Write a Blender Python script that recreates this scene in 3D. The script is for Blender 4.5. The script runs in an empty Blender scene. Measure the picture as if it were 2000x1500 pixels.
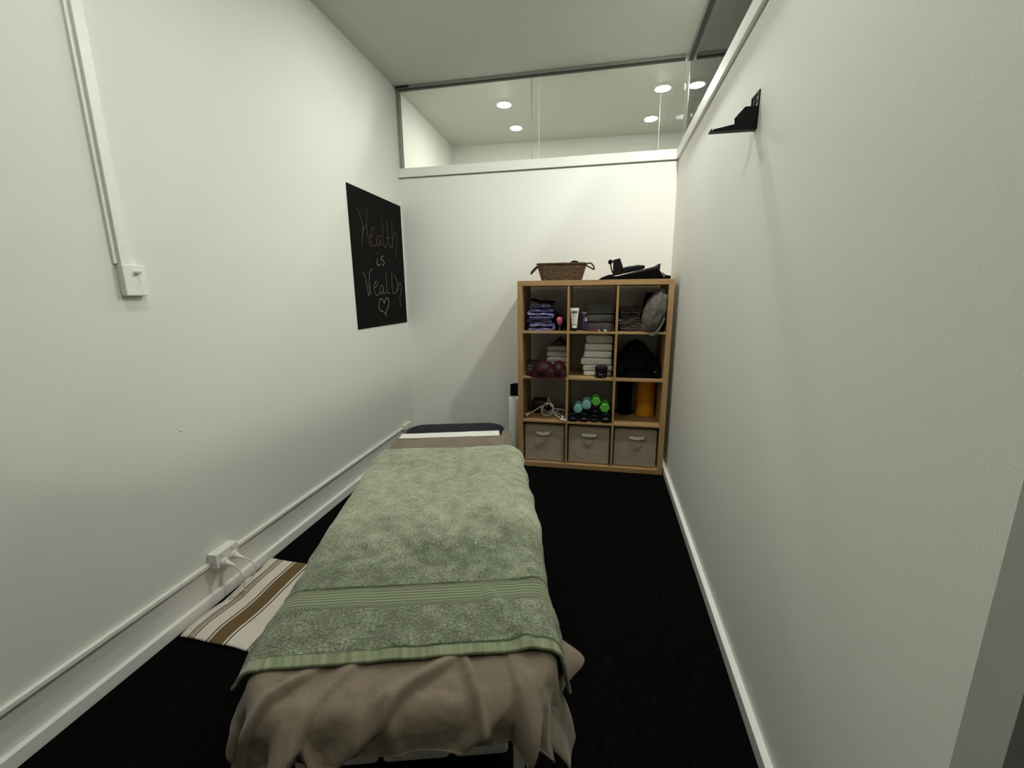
import bpy, bmesh, math, random
from math import sin, cos, pi, hypot, atan2, sqrt, exp
from mathutils import Vector, Matrix, noise
random.seed(7)
C = bpy.context.scene.collection

# ------------------------------------------------------------------ helpers
def clamp(x, a, b): return a if x < a else b if x > b else x
def sstep(a, b, x):
    t = clamp((x - a) / (b - a), 0, 1); return t * t * (3 - 2 * t)
def nz(x, y, z=0.0): return noise.noise(Vector((x, y, z)))
def fbm(x, y, z=0.0, o=3):
    s = 0; a = 1
    for i in range(o):
        s += a * noise.noise(Vector((x, y, z + 7.3 * i))); x *= 2.03; y *= 2.03; z *= 2.03; a *= .5
    return s

def catmull(pts, n=8, closed=False):
    P = [Vector(p) for p in pts]; out = []; m = len(P)
    segs = m if closed else m - 1
    for i in range(segs):
        if closed: a, b, c, d = P[(i-1) % m], P[i], P[(i+1) % m], P[(i+2) % m]
        else: a, b, c, d = P[max(i-1, 0)], P[i], P[i+1], P[min(i+2, m-1)]
        for k in range(n):
            t = k / n
            out.append(.5 * ((2*b) + (c-a)*t + (2*a-5*b+4*c-d)*t*t + (3*b-a-3*c+d)*t**3))
    if not closed: out.append(P[-1])
    return out

class MB:
    def __init__(s): s.bm = bmesh.new()
    def v(s, p): return s.bm.verts.new(p)
    def f(s, vs):
        try: return s.bm.faces.new(vs)
        except ValueError: return None
    def box(s, x0, x1, y0, y1, z0, z1, M=None):
        c = [Vector((x, y, z)) for z in (z0, z1) for y in (y0, y1) for x in (x0, x1)]
        if M: c = [M @ p for p in c]
        v = [s.v(p) for p in c]
        for q in ((0,2,3,1),(4,5,7,6),(0,1,5,4),(2,6,7,3),(0,4,6,2),(1,3,7,5)): s.f([v[i] for i in q])
        return s
    def prism(s, poly, z0, z1, M=None):
        n = len(poly)
        a = [Vector((p[0], p[1], z0)) for p in poly]; b = [Vector((p[0], p[1], z1)) for p in poly]
        if M: a = [M @ p for p in a]; b = [M @ p for p in b]
        a = [s.v(p) for p in a]; b = [s.v(p) for p in b]
        s.f(a[::-1]); s.f(b)
        for i in range(n): s.f([a[i], a[(i+1) % n], b[(i+1) % n], b[i]])
        return s
    def lathe(s, prof, n=24, M=None, cap=True):
        rings = []
        for r, z in prof:
            ring = []
            for k in range(n):
                p = Vector((r*cos(2*pi*k/n), r*sin(2*pi*k/n), z))
                ring.append(s.v(M @ p if M else p))
            rings.append(ring)
        for a, b in zip(rings, rings[1:]):
            for k in range(n): s.f([a[k], a[(k+1) % n], b[(k+1) % n], b[k]])
        if cap: s.f(rings[0][::-1]); s.f(rings[-1])
        return s
    def tube(s, pts, r, n=8, closed=False, rf=None):
        P = [Vector(p) for p in pts]; m = len(P); rings = []
        up = Vector((0, 0, 1)); prev = None
        for i in range(m):
            if closed: t = P[(i+1) % m] - P[(i-1) % m]
            else: t = P[min(i+1, m-1)] - P[max(i-1, 0)]
            t.normalize()
            if prev is None:
                a = up if abs(t.z) < .9 else Vector((1, 0, 0)); u = t.cross(a).normalized()
            else:
                u = prev - t * prev.dot(t)
                if u.length < 1e-6: u = t.orthogonal()
                u.normalize()
            prev = u; w = t.cross(u)
            rr = rf(i/(m-1)) * r if rf else r
            rings.append([s.v(P[i] + rr*(cos(2*pi*k/n)*u + sin(2*pi*k/n)*w)) for k in range(n)])
        for i in range(m if closed else m-1):
            a, b = rings[i], rings[(i+1) % m]
            for k in range(n): s.f([a[k], a[(k+1) % n], b[(k+1) % n], b[k]])
        if not closed: s.f(rings[0][::-1]); s.f(rings[-1])
        return s
    def ell(s, c, r, nu=24, nv=14, M=None, fn=None):
        c = Vector(c); rows = []
        for j in range(1, nv):
            th = pi*j/nv; row = []
            for k in range(nu):
                ph = 2*pi*k/nu
                d = Vector((sin(th)*cos(ph), sin(th)*sin(ph), cos(th)))
                k2 = fn(d) if fn else 1
                p = Vector((d.x*r[0]*k2, d.y*r[1]*k2, d.z*r[2]*k2))
                if M: p = M @ p
                row.append(s.v(c + p))
            rows.append(row)
        def pole(z):
            d = Vector((0, 0, z)); k2 = fn(d) if fn else 1
            p = Vector((0, 0, z*r[2]*k2)); p = M @ p if M else p
            return s.v(c + p)
        t, b = pole(1), pole(-1)
        for k in range(nu):
            s.f([t, rows[0][k], rows[0][(k+1) % nu]]); s.f([b, rows[-1][(k+1) % nu], rows[-1][k]])
            for i in range(len(rows)-1): s.f([rows[i][k], rows[i+1][k], rows[i+1][(k+1) % nu], rows[i][(k+1) % nu]])
        return s
    def ribbon(s, path, th, y0, y1, ny=1, fn=None):
        """a folded cloth seen end on: the (x, z) polyline with a thickness, pulled along y"""
        P = [Vector((p[0], p[1])) for p in path]; m = len(P); L = []; R = []
        for i in range(m):
            t = P[min(i+1, m-1)] - P[max(i-1, 0)]
            if t.length < 1e-9: t = Vector((1, 0))
            t.normalize(); nn = Vector((-t.y, t.x))
            L.append(P[i] + nn*th/2); R.append(P[i] - nn*th/2)
        poly = L + R[::-1]; rows = []
        for j in range(ny+1):
            y = y0 + (y1-y0)*j/ny; row = []
            for (x, z) in poly:
                p = Vector((x, y, z))
                if fn: p = fn(p)
                row.append(s.v(p))
            rows.append(row)
        n = len(poly)
        for a, b in zip(rows, rows[1:]):
            for k in range(n): s.f([a[k], a[(k+1) % n], b[(k+1) % n], b[k]])
        for row in (rows[0], rows[-1]):
            for i in range(m-1): s.f([row[i], row[i+1], row[2*m-2-i], row[2*m-1-i]])
        return s
    def slab(s, x0, x1, y0, y1, z0, z1, rc=.02, re=.01, nc=6, ne=4, fn=None, nx=1, rings=4):
        """rounded flat block: plan with corner radius rc, edges rounded by re"""
        cx, cy = (x0+x1)/2, (y0+y1)/2; hx, hy = (x1-x0)/2, (y1-y0)/2
        rc = min(rc, hx*.999, hy*.999); re = min(re, (z1-z0)/2*.999, rc*.999)
        def outline(inset):
            out = []; r = rc - inset if rc > inset else 1e-4
            for q, (sx, sy) in enumerate(((1, 1), (-1, 1), (-1, -1), (1, -1))):
                ccx = cx + sx*(hx-inset-r); ccy = cy + sy*(hy-inset-r)
                for k in range(nc+1):
                    a = pi/2*q + pi/2*k/nc; out.append((ccx + r*cos(a), ccy + r*sin(a)))
            # densify straight sides
            res = []; n = len(out)
            for i in range(n):
                a = out[i]; b = out[(i+1) % n]; res.append(a)
                if (i % (nc+1)) == nc:
                    for k in range(1, nx): res.append((a[0]+(b[0]-a[0])*k/nx, a[1]+(b[1]-a[1])*k/nx))
            return res
        levels = []
        for k in range(rings, 0, -1):
            levels.append((re + (min(hx, hy)-re)*.97*k/rings, z0))
        for k in range(ne+1):
            a = pi/2*k/ne; levels.append((re*(1-sin(a)), z0 + re*(1-cos(a))))
        for k in range(ne+1):
            a = pi/2*k/ne; levels.append((re*(1-cos(a)), z1 - re*(1-sin(a))))
        for k in range(1, rings+1):
            levels.append((re + (min(hx, hy)-re)*.97*k/rings, z1))
        R = []
        for ins, z in levels:
            ring = []
            for (x, y) in outline(ins):
                p = Vector((x, y, z))
                if fn: p = fn(p)
                ring.append(s.v(p))
            R.append(ring)
        n = len(R[0])
        for a, b in zip(R, R[1:]):
            for k in range(n): s.f([a[k], a[(k+1) % n], b[(k+1) % n], b[k]])
        s.f(R[0][::-1]); s.f(R[-1])
        return s
    def sheet(s, fn, us, vs, uvfn=None):
        uvl = s.bm.loops.layers.uv.new('UVMap') if uvfn else None
        G = [[s.v(fn(u, v)) for u in us] for v in vs]
        for j in range(len(vs)-1):
            for i in range(len(us)-1):
                f = s.f([G[j][i], G[j][i+1], G[j+1][i+1], G[j+1][i]])
                if uvl and f:
                    for lp, (a, b) in zip(f.loops, ((i, j), (i+1, j), (i+1, j+1), (i, j+1))): lp[uvl].uv = uvfn(us[a], vs[b])
        return s
    def build(s, name, mat, parent=None, bevel=0, smooth=True, seg=2, loc=None, solid=0, soff=1, merge=True, subsurf=0):
        if merge: bmesh.ops.remove_doubles(s.bm, verts=s.bm.verts, dist=1e-6)
        bmesh.ops.recalc_face_normals(s.bm, faces=s.bm.faces) if not solid else None
        me = bpy.data.meshes.new(name); s.bm.to_mesh(me); s.bm.free()
        o = bpy.data.objects.new(name, me); C.objects.link(o)
        if mat: me.materials.append(mat)
        if parent: o.parent = parent
        if loc: o.location = loc
        if smooth:
            for p in me.polygons: p.use_smooth = True
            try: me.set_sharp_from_angle(angle=math.radians(38))
            except Exception: pass
        if solid:
            m = o.modifiers.new('thickness', 'SOLIDIFY'); m.thickness = solid; m.offset = soff
        if bevel:
            m = o.modifiers.new('bevel', 'BEVEL'); m.width = bevel; m.segments = seg; m.limit_method = 'ANGLE'; m.angle_limit = math.radians(40)
            m.harden_normals = False
        if subsurf:
            m = o.modifiers.new('subd', 'SUBSURF'); m.levels = subsurf; m.render_levels = subsurf
        return o

def thing(name, label, cat, loc=(0, 0, 0), rz=0, group=None):
    o = bpy.data.objects.new(name, None); C.objects.link(o); o.empty_display_size = .1
    o.location = loc; o.rotation_euler = (0, 0, rz); o['label'] = label; o['category'] = cat
    if group: o['group'] = group
    return o
def tag(o, label, cat, group=None):
    o['label'] = label; o['category'] = cat
    if group: o['group'] = group
    return o
def struct(o):
    o['kind'] = 'structure'; return o
def dup(root, loc=None, rz=None, label=None):
    r = root.copy(); C.objects.link(r)
    if loc is not None: r.location = loc
    if rz is not None: r.rotation_euler = (0, 0, rz)
    if label: r['label'] = label
    for ch in list(root.children):
        c = ch.copy(); C.objects.link(c); c.parent = r; c.matrix_parent_inverse = ch.matrix_parent_inverse
        for g in list(ch.children):
            d = g.copy(); C.objects.link(d); d.parent = c; d.matrix_parent_inverse = g.matrix_parent_inverse
    return r

# ------------------------------------------------------------------ materials
def srgb(r, g, b):
    f = lambda c: (c/255/12.92 if c/255 <= .04045 else ((c/255+.055)/1.055)**2.4)
    return (f(r), f(g), f(b), 1)
class NT:
    def __init__(s, name):
        s.m = bpy.data.materials.new(name); s.m.use_nodes = True
        s.t = s.m.node_tree; s.b = s.t.nodes['Principled BSDF']; s.out = s.t.nodes['Material Output']
    def n(s, typ, **kw):
        x = s.t.nodes.new(typ)
        for k, v in kw.items():
            if k.startswith('i_'):
                key = k[2:]; key = int(key) if key.isdigit() else key.replace('_', ' ')
                x.inputs[key].default_value = v
            else: setattr(x, k, v)
        return x
    def l(s, a, b): s.t.links.new(a, b)
    def math(s, op, a, b=None, c=None):
        x = s.t.nodes.new('ShaderNodeMath'); x.operation = op
        for i, v in enumerate((a, b, c)):
            if v is None: continue
            if isinstance(v, (int, float)): x.inputs[i].default_value = v
            else: s.l(v, x.inputs[i])
        return x.outputs[0]
    def mix(s, fac, a, b):
        x = s.t.nodes.new('ShaderNodeMix'); x.data_type = 'RGBA'
        for i, v in ((0, fac), (6, a), (7, b)):
            if isinstance(v, (int, float)): x.inputs[i].default_value = v
            elif isinstance(v, tuple): x.inputs[i].default_value = v
            else: s.l(v, x.inputs[i])
        return x.outputs[2]
    def coords(s, kind='Object', scale=(1, 1, 1)):
        tc = s.n('ShaderNodeTexCoord'); mp = s.n('ShaderNodeMapping'); mp.inputs['Scale'].default_value = scale
        s.l(tc.outputs[kind], mp.inputs['Vector']); return mp.outputs['Vector']
    def noise(s, vec, scale, detail=3, rough=.55):
        x = s.n('ShaderNodeTexNoise'); x.inputs['Scale'].default_value = scale; x.inputs['Detail'].default_value = detail
        x.inputs['Roughness'].default_value = rough
        if vec: s.l(vec, x.inputs['Vector'])
        return x.outputs['Fac']
    def ramp(s, fac, stops):
        x = s.n('ShaderNodeValToRGB'); e = x.color_ramp.elements
        while len(e) < len(stops): e.new(.5)
        for el, (p, c) in zip(e, stops): el.position = p; el.color = c
        s.l(fac, x.inputs['Fac']); return x.outputs['Color']
    def bump(s, h, strength=.3, dist=.01):
        x = s.n('ShaderNodeBump'); x.inputs['Strength'].default_value = strength; x.inputs['Distance'].default_value = dist
        s.l(h, x.inputs['Height']); s.l(x.outputs['Normal'], s.b.inputs['Normal']); return x
    def col(s, c):
        if isinstance(c, tuple): s.b.inputs['Base Color'].default_value = c
        else: s.l(c, s.b.inputs['Base Color'])
    def set(s, **kw):
        for k, v in kw.items(): s.b.inputs[k.replace('_', ' ')].default_value = v
def plain(name, c, rough=.5, var=.06, scale=60, metal=0, bump=0, bscale=200, spec=.5, sheen=0):
    t = NT(name); v = t.coords()
    n = t.noise(v, scale)
    d = tuple(x*(1-var*2) for x in c[:3]) + (1,); e = tuple(min(1, x*(1+var*2)) for x in c[:3]) + (1,)
    t.col(t.ramp(n, [(.3, d), (.7, e)]))
    t.set(Roughness=rough, Metallic=metal); t.b.inputs['Specular IOR Level'].default_value = spec
    if sheen: t.b.inputs['Sheen Weight'].default_value = sheen
    if bump: t.bump(t.noise(v, bscale), bump, .003)
    return t.m

WHITE = (.75, .752, .70, 1)
def wall_mat(name, c, bump=.12):
    t = NT(name); v = t.coords()
    a = t.noise(v, 2.2, 3); b = t.noise(v, 90, 3); d = t.noise(v, 260, 2)
    lo = tuple(x*.985 for x in c[:3]) + (1,)
    t.col(t.mix(a, lo, c)); t.set(Roughness=.62); t.b.inputs['Specular IOR Level'].default_value = .35
    t.bump(t.math('ADD', t.math('MULTIPLY', b, .6), d), bump, .002)
    return t.m
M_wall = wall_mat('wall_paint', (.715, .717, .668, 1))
M_wallr = wall_mat('wall_paint_lit_right', (.86, .862, .805, 1), .13)  # right wall lightened: extra light on it is put into the colour
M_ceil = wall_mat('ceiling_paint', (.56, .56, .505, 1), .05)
M_trim = plain('trim_gloss_white', (.84, .84, .79, 1), .3, .01, 30)
M_plastic = plain('white_plastic', (.80, .80, .75, 1), .35, .015, 40)
M_plasticw = plain('warm_white_plastic', (.78, .74, .68, 1), .35, .015, 40)
def carpet():
    t = NT('black_carpet'); v = t.coords('Object', (1, .22, 1))
    a = t.noise(v, 60, 4, .7); v2 = t.coords('Object', (1, 1, 1)); b = t.noise(v2, 420, 2); c = t.noise(v2, 2.5, 2)
    k = t.math('ADD', t.math('MULTIPLY', a, .7), t.math('MULTIPLY', b, .4))
    t.col(t.ramp(k, [(.38, (.0008, .0008, .0009, 1)), (.62, (.0032, .0032, .0033, 1)), (.8, (.009, .009, .009, 1))]))
    t.set(Roughness=1); t.b.inputs['Specular IOR Level'].default_value = .05
    t.bump(k, .9, .006); return t.m
M_carpet = carpet()
def oak():
    t = NT('oak_veneer'); v = t.coords('Object', (1, 1, 1))
    tc = t.n('ShaderNodeTexCoord'); sep = t.n('ShaderNodeSeparateXYZ'); t.l(tc.outputs['Object'], sep.inputs[0])
    at = t.n('ShaderNodeAttribute'); at.attribute_name = 'grain'
    gv = t.n('ShaderNodeMapping'); gv.inputs['Scale'].default_value = (3, 60, 60); t.l(at.outputs['Vector'], gv.inputs['Vector'])
    n1 = t.noise(gv.outputs[0], 1.2, 4, .6); n2 = t.noise(gv.outputs[0], 5, 3, .6)
    k = t.math('ADD', t.math('MULTIPLY', n1, .65), t.math('MULTIPLY', n2, .35))
    t.col(t.ramp(k, [(.3, srgb(142, 112, 72)), (.5, srgb(168, 136, 92)), (.72, srgb(186, 156, 110))]))
    t.set(Roughness=.45); t.bump(k, .08, .002); return t.m
M_oak = oak()
def grain(o, axis):
    """stores coordinates whose x runs along the board, for the veneer"""
    me = o.data; a = me.attributes.new('grain', 'FLOAT_VECTOR', 'POINT'); off = random.random()*9
    idx = {'x': (0, 1, 2), 'y': (1, 0, 2), 'z': (2, 0, 1)}[axis]
    for i, v in enumerate(me.vertices):
        c = v.co; a.data[i].vector = (c[idx[0]]+off, c[idx[1]]+off*.7, c[idx[2]])
    return o
def glass(name):
    t = NT(name); t.t.nodes.remove(t.b)
    tr = t.n('ShaderNodeBsdfTransparent'); tr.inputs[0].default_value = (.955, .968, .95, 1)
    gl = t.n('ShaderNodeBsdfGlossy'); gl.inputs['Roughness'].default_value = .01; gl.inputs[0].default_value = (1, 1, 1, 1)
    fr = t.n('ShaderNodeFresnel'); fr.inputs[0].default_value = 1.45
    mx = t.n('ShaderNodeMixShader'); t.l(fr.outputs[0], mx.inputs[0]); t.l(tr.outputs[0], mx.inputs[1]); t.l(gl.outputs[0], mx.inputs[2])
    t.l(mx.outputs[0], t.out.inputs[0]); return t.m
M_glass = glass('clear_glass')
M_edge = plain('glass_edge_sealant', (.40, .42, .38, 1), .25, .02)
M_edgeb = plain('polished_glass_edge', (.85, .88, .84, 1), .1, .02)
M_alu = plain('brushed_aluminium', (.36, .36, .33, 1), .42, .03, 80, metal=.6)
M_alud = plain('dark_seal', (.05, .05, .04, 1), .5, .03)
M_tape = plain('blue_tape', srgb(38, 44, 70), .7, .05)
M_black = plain('black_metal', (.004, .004, .004, 1), .5, .05, spec=.2)
M_black2 = plain('black_fabric', (.0028, .0028, .0032, 1), .9, .1, 90, bump=.2, bscale=400, spec=.06)
M_black3 = plain('black_plastic', (.005, .005, .005, 1), .4, .05, spec=.25)
M_greyplastic = plain('grey_satin_plastic', (.09, .09, .09, 1), .38, .05)
def emis(name, c, s):
    t = NT(name); t.b.inputs['Base Color'].default_value = (.8, .8, .8, 1)
    t.b.inputs['Emission Color'].default_value = c; t.b.inputs['Emission Strength'].default_value = s; return t.m
# ------------------------------------------------------------------ the room
XL, ZC, ZR0, ZR1 = -1.677, 3.055, 2.352, 2.423
xr = lambda y: .592 + (y-3.656)*.0204
yb = lambda x: 3.656 - (x-.592)*.0121
Y0 = -4.5
M_wallp = wall_mat('wall_paint_lit_back', (.86, .862, .81, 1), .08)  # light painted in: back wall colour raised above the left one
def plan(name, poly, z0, z1, mat, parent=None, bevel=0):
    return MB().prism(poly, z0, z1).build(name, mat, parent, bevel, smooth=False)
struct(plan('floor', [(-1.9, Y0-.2), (4.2, Y0-.2), (4.2, 5.7), (-1.9, 5.7)], -.12, 0, M_carpet))
M_bouncefl = plain('bounce_floor_pale', (.66, .64, .57, 1), .4, .03, 6)  # unseen pale floors added beyond to bounce light onto the ceilings
struct(plan('floor', [(XL, yb(XL)+.101), (3.99, yb(4)+.101), (3.99, 5.34), (XL, 5.19)], .0003, .004, M_bouncefl))
struct(plan('floor', [(.78, Y0), (3.99, Y0), (3.99, yb(4)-.002), (.78, yb(.78)-.002)], .0003, .004, M_bouncefl))
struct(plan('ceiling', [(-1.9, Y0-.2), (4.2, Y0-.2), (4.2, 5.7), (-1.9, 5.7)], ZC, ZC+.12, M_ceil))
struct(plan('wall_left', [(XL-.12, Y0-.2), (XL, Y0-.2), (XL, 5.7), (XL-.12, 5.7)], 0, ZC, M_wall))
struct(plan('wall_back', [(XL, yb(XL)), (4, yb(4)), (4, yb(4)+.1), (XL, yb(XL)+.1)], 0, ZR0-.007, M_wallp))
struct(plan('shadow_gap_back', [(XL, yb(XL)+.02), (4, yb(4)+.02), (4, yb(4)+.09), (XL, yb(XL)+.09)], ZR0-.007, ZR0, M_trim))  # set-back spacer added so a dark shadow line shows under the rail
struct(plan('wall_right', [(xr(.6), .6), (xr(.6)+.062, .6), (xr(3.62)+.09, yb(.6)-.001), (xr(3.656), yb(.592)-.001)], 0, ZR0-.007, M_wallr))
struct(plan('shadow_gap_right', [(xr(.62)+.02, .62), (xr(.62)+.05, .62), (xr(3.6)+.07, 3.6), (xr(3.6)+.02, 3.6)], ZR0-.007, ZR0, M_trim))  # same added shadow groove along the right rail
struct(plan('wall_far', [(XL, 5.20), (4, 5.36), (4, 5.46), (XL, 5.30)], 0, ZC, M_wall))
struct(plan('wall_side', [(4, Y0), (4.1, Y0), (4.1, 5.7), (4, 5.7)], 0, ZC, M_wall))
struct(plan('wall_front', [(XL, Y0-.1), (4, Y0-.1), (4, Y0), (XL, Y0)], 0, ZC, M_wall))
# rails on top of the half-height partitions
P = .0178
struct(plan('trim_1', [(XL, yb(XL)-P), (xr(3.64)-P, yb(.57)-P), (xr(3.64)-P, yb(.57)+.118), (XL, yb(XL)+.118)], ZR0, ZR1, M_trim, bevel=.0025))
struct(plan('trim_2', [(xr(.55)-P, .55), (xr(.55)+.108, .55), (xr(3.9)+.108, yb(.6)+.118), (xr(3.76)-P, yb(.57)+.118)], ZR0, ZR1, M_trim, bevel=.0025))
# glazing above the rails
def fq(x0, x1, d0, d1): return [(x0, yb(x0)+d0), (x1, yb(x1)+d0), (x1, yb(x1)+d1), (x0, yb(x0)+d1)]
def rq(y0, y1, d0, d1): return [(xr(y0)+d0, y0), (xr(y0)+d1, y0), (xr(y1)+d1, y1), (xr(y1)+d0, y1)]
w = thing('window_1', 'fixed clear glass strip above the back partition wall', 'window', (0, 0, 0)); del w['category']; struct(w)
for a, b in ((XL+.03, -.537), (-.532, .440), (.444, .612)):
    plan('pane', fq(a, b, .045, .055), ZR1, ZC-.02, M_glass, w)
for x, m_, ww in ((-.537, M_edge, .005), (-.478, M_edgeb, .004), (.440, M_edgeb, .004)):
    plan('glass_joint', fq(x, x+ww, .0435, .0565), ZR1, ZC-.03, m_, w)
plan('head_channel', fq(XL, .60, .012, .05), ZC-.017, ZC, M_alu, w, .002)
plan('head_seal', fq(XL, .60, .03, .058), ZC-.025, ZC-.017, M_alud, w)
plan('side_channel', fq(XL, XL+.03, .03, .066), ZR1, ZC-.017, M_alu, w, .002)
plan('sill_bead', fq(XL+.03, .60, .03, .066), ZR1, ZR1+.008, M_edge, w)
w = thing('window_2', 'fixed clear glass strip above the right partition wall', 'window', (0, 0, 0)); del w['category']; struct(w)
plan('pane', rq(.6, 2.1, .045, .055), ZR1, ZC-.02, M_glass, w); plan('pane', rq(2.104, 3.69, .045, .055), ZR1, ZC-.02, M_glass, w)
plan('head_channel', rq(.6, 3.72, .02, .05), ZC-.017, ZC, M_alu, w, .002)
plan('head_seal', rq(.6, 3.72, .03, .058), ZC-.025, ZC-.017, M_alud, w)
plan('corner_seal', rq(3.69, 3.712, .045, .058), ZR1, ZC-.03, M_alud, w)
# the same rail, head and glass carry on along the next room
struct(plan('trim_3', [(xr(3.7)+.108, yb(.7)-P), (4, yb(4)-P), (4, yb(4)+.118), (xr(3.7)+.108, yb(.7)+.118)], ZR0, ZR1, M_trim))
w = thing('window_3', 'glass strip above the partition of the next room', 'window', (0, 0, 0)); del w['category']; struct(w)
plan('head_channel', fq(.665, 4, .012, .05), ZC-.017, ZC, M_alu, w, .002)
plan('pane', fq(.665, 4, .045, .055), ZR1, ZC-.02, M_glass, w)
# skirtings
BH, BT = .0521, .0232
struct(plan('baseboard_left', [(XL, Y0), (XL+BT, Y0), (XL+BT, yb(XL)-BT), (XL, yb(XL)-BT)], 0, BH, M_trim, bevel=.002))
struct(plan('baseboard_right', rq(.6, 3.63, -BT, 0), 0, BH, M_trim, bevel=.002))
struct(plan('baseboard_back', fq(XL+BT, -.585, -BT, 0), 0, BH, M_trim, bevel=.002))
# the grey door leaf past the end of the right wall
M_door = plain('grey_door_paint', srgb(112, 114, 114), .5, .02, 30)
d = struct(plan('door_1', [(.6015, .64), (1.40, .64), (1.40, .68), (.6015, .68)], .005, 2.04, M_door, bevel=.003))
# blue tape on the head channel
tag(MB().prism(fq(XL+.012, XL+.125, .004, .0118), ZC-.016, ZC-.002).build('masking_tape', M_tape), 'short strip of dark blue tape on the glass head channel by the left wall', 'tape')

# ceiling lights
LC = (1.0, .998, .935, 1)
M_glow = emis('lamp_glow_corridor', LC, 520); M_glowA = emis('lamp_glow_back', LC, 210); M_glowE = emis('lamp_glow_back_right', LC, 730); M_glowH = emis('lamp_glow_over_partition', LC, 1000); M_glowB = emis('lamp_glow_mid', LC, 232); M_glowF = emis('lamp_glow_mid_right', LC, 150); M_glowG = emis('fill_glow_passage', LC, 230); M_glowD = emis('lamp_glow_next_room', LC, 240)
M_ring = plain('lamp_ring_white', (.85, .85, .8, 1), .4, .01)
def downlight(x, y, label, glow):
    r = thing('ceiling_light', label, 'light', (x, y, ZC), 0)
    MB().lathe([(.0605, 0), (.0605, -.006), (.070, -.006), (.076, -.002), (.076, 0)], 32, cap=False).build('trim_ring', M_ring, r)
    MB().lathe([(.0001, -.012), (.030, -.0105), (.052, -.0065), (.060, -.003), (.060, -.0005), (.0001, -.0005)], 32, cap=False).build('lamp_disc', glow, r)
    return r
L1 = downlight(-.858, 4.215, 'lit round ceiling downlight behind the back glass, the one nearer the left wall', M_glow)
dup(L1, (.514, 4.185, ZC), label='lit round ceiling downlight behind the back glass, the one nearer the right partition')
for x, y, s, g in ((-.877, 2.66, 'over the head end of the treatment table', M_glowA), (.47, 2.58, 'beside the right partition in front of the shelf', M_glowE),
                (-.877, 1.02, 'over the left wall socket boxes', M_glowB), (.47, .98, 'close to the near end of the right partition', M_glowF),
                (1.33, 2.58, 'in the next room just behind the right partition glass', M_glowH), (2.2, 2.6, 'added unseen further inside the next room for ceiling bounce', M_glowD), (1.36, 1.0, 'in the next room near the grey door', M_glowD),  # the light further in is unseen, added for bounce on that ceiling
                (.90, -.05, 'added unseen over the passage to brighten the wall end', M_glowG)):  # unseen passage light added to lift the end face of the right wall
    downlight(x, y, 'round ceiling downlight ' + s, g)

# ------------------------------------------------------------------ camera
cam = bpy.data.cameras.new('camera'); co = bpy.data.objects.new('camera', cam); C.objects.link(co)
cam.sensor_fit = 'HORIZONTAL'; cam.sensor_width = 36; cam.lens = 829.73/2000*36; cam.clip_start = .02
r_, u_, f_ = Vector((.9824, .1867, -.0092)), Vector((-.0300, .2061, .9781)), Vector((-.1845, .9606, -.2081))
f_.normalize(); r_ = (r_ - f_*r_.dot(f_)).normalized(); u_ = r_.cross(f_)
co.matrix_world = Matrix(((r_.x, u_.x, -f_.x, 0), (r_.y, u_.y, -f_.y, 0), (r_.z, u_.z, -f_.z, 1.3751), (0, 0, 0, 1)))
sc = bpy.context.scene; sc.camera = co
wd = bpy.data.worlds.new('world'); sc.world = wd; wd.use_nodes = True
wd.node_tree.nodes['Background'].inputs[0].default_value = (.9, 1, .9, 1); wd.node_tree.nodes['Background'].inputs[1].default_value = .02
sc.view_settings.view_transform = 'Standard'; sc.view_settings.look = 'None'; sc.view_settings.gamma = 1
sc.view_settings.use_curve_mapping = False
sc.view_settings.exposure = 0.14

# ------------------------------------------------------------------ left wall fittings
# chalkboard
M_chalk = plain('chalkboard_black', (.0048, .0048, .0046, 1), .7, .12, 14, spec=.06)
cb = thing('chalkboard', 'tall frameless black chalkboard with chalk words Health is Wealth on left wall', 'chalkboard', (XL, 2.83, 1.13))
BW, BHt = .833, .993
m = MB()
poly = [(0, 0), (BW, 0), (BW, BHt), (0, BHt)]
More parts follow.
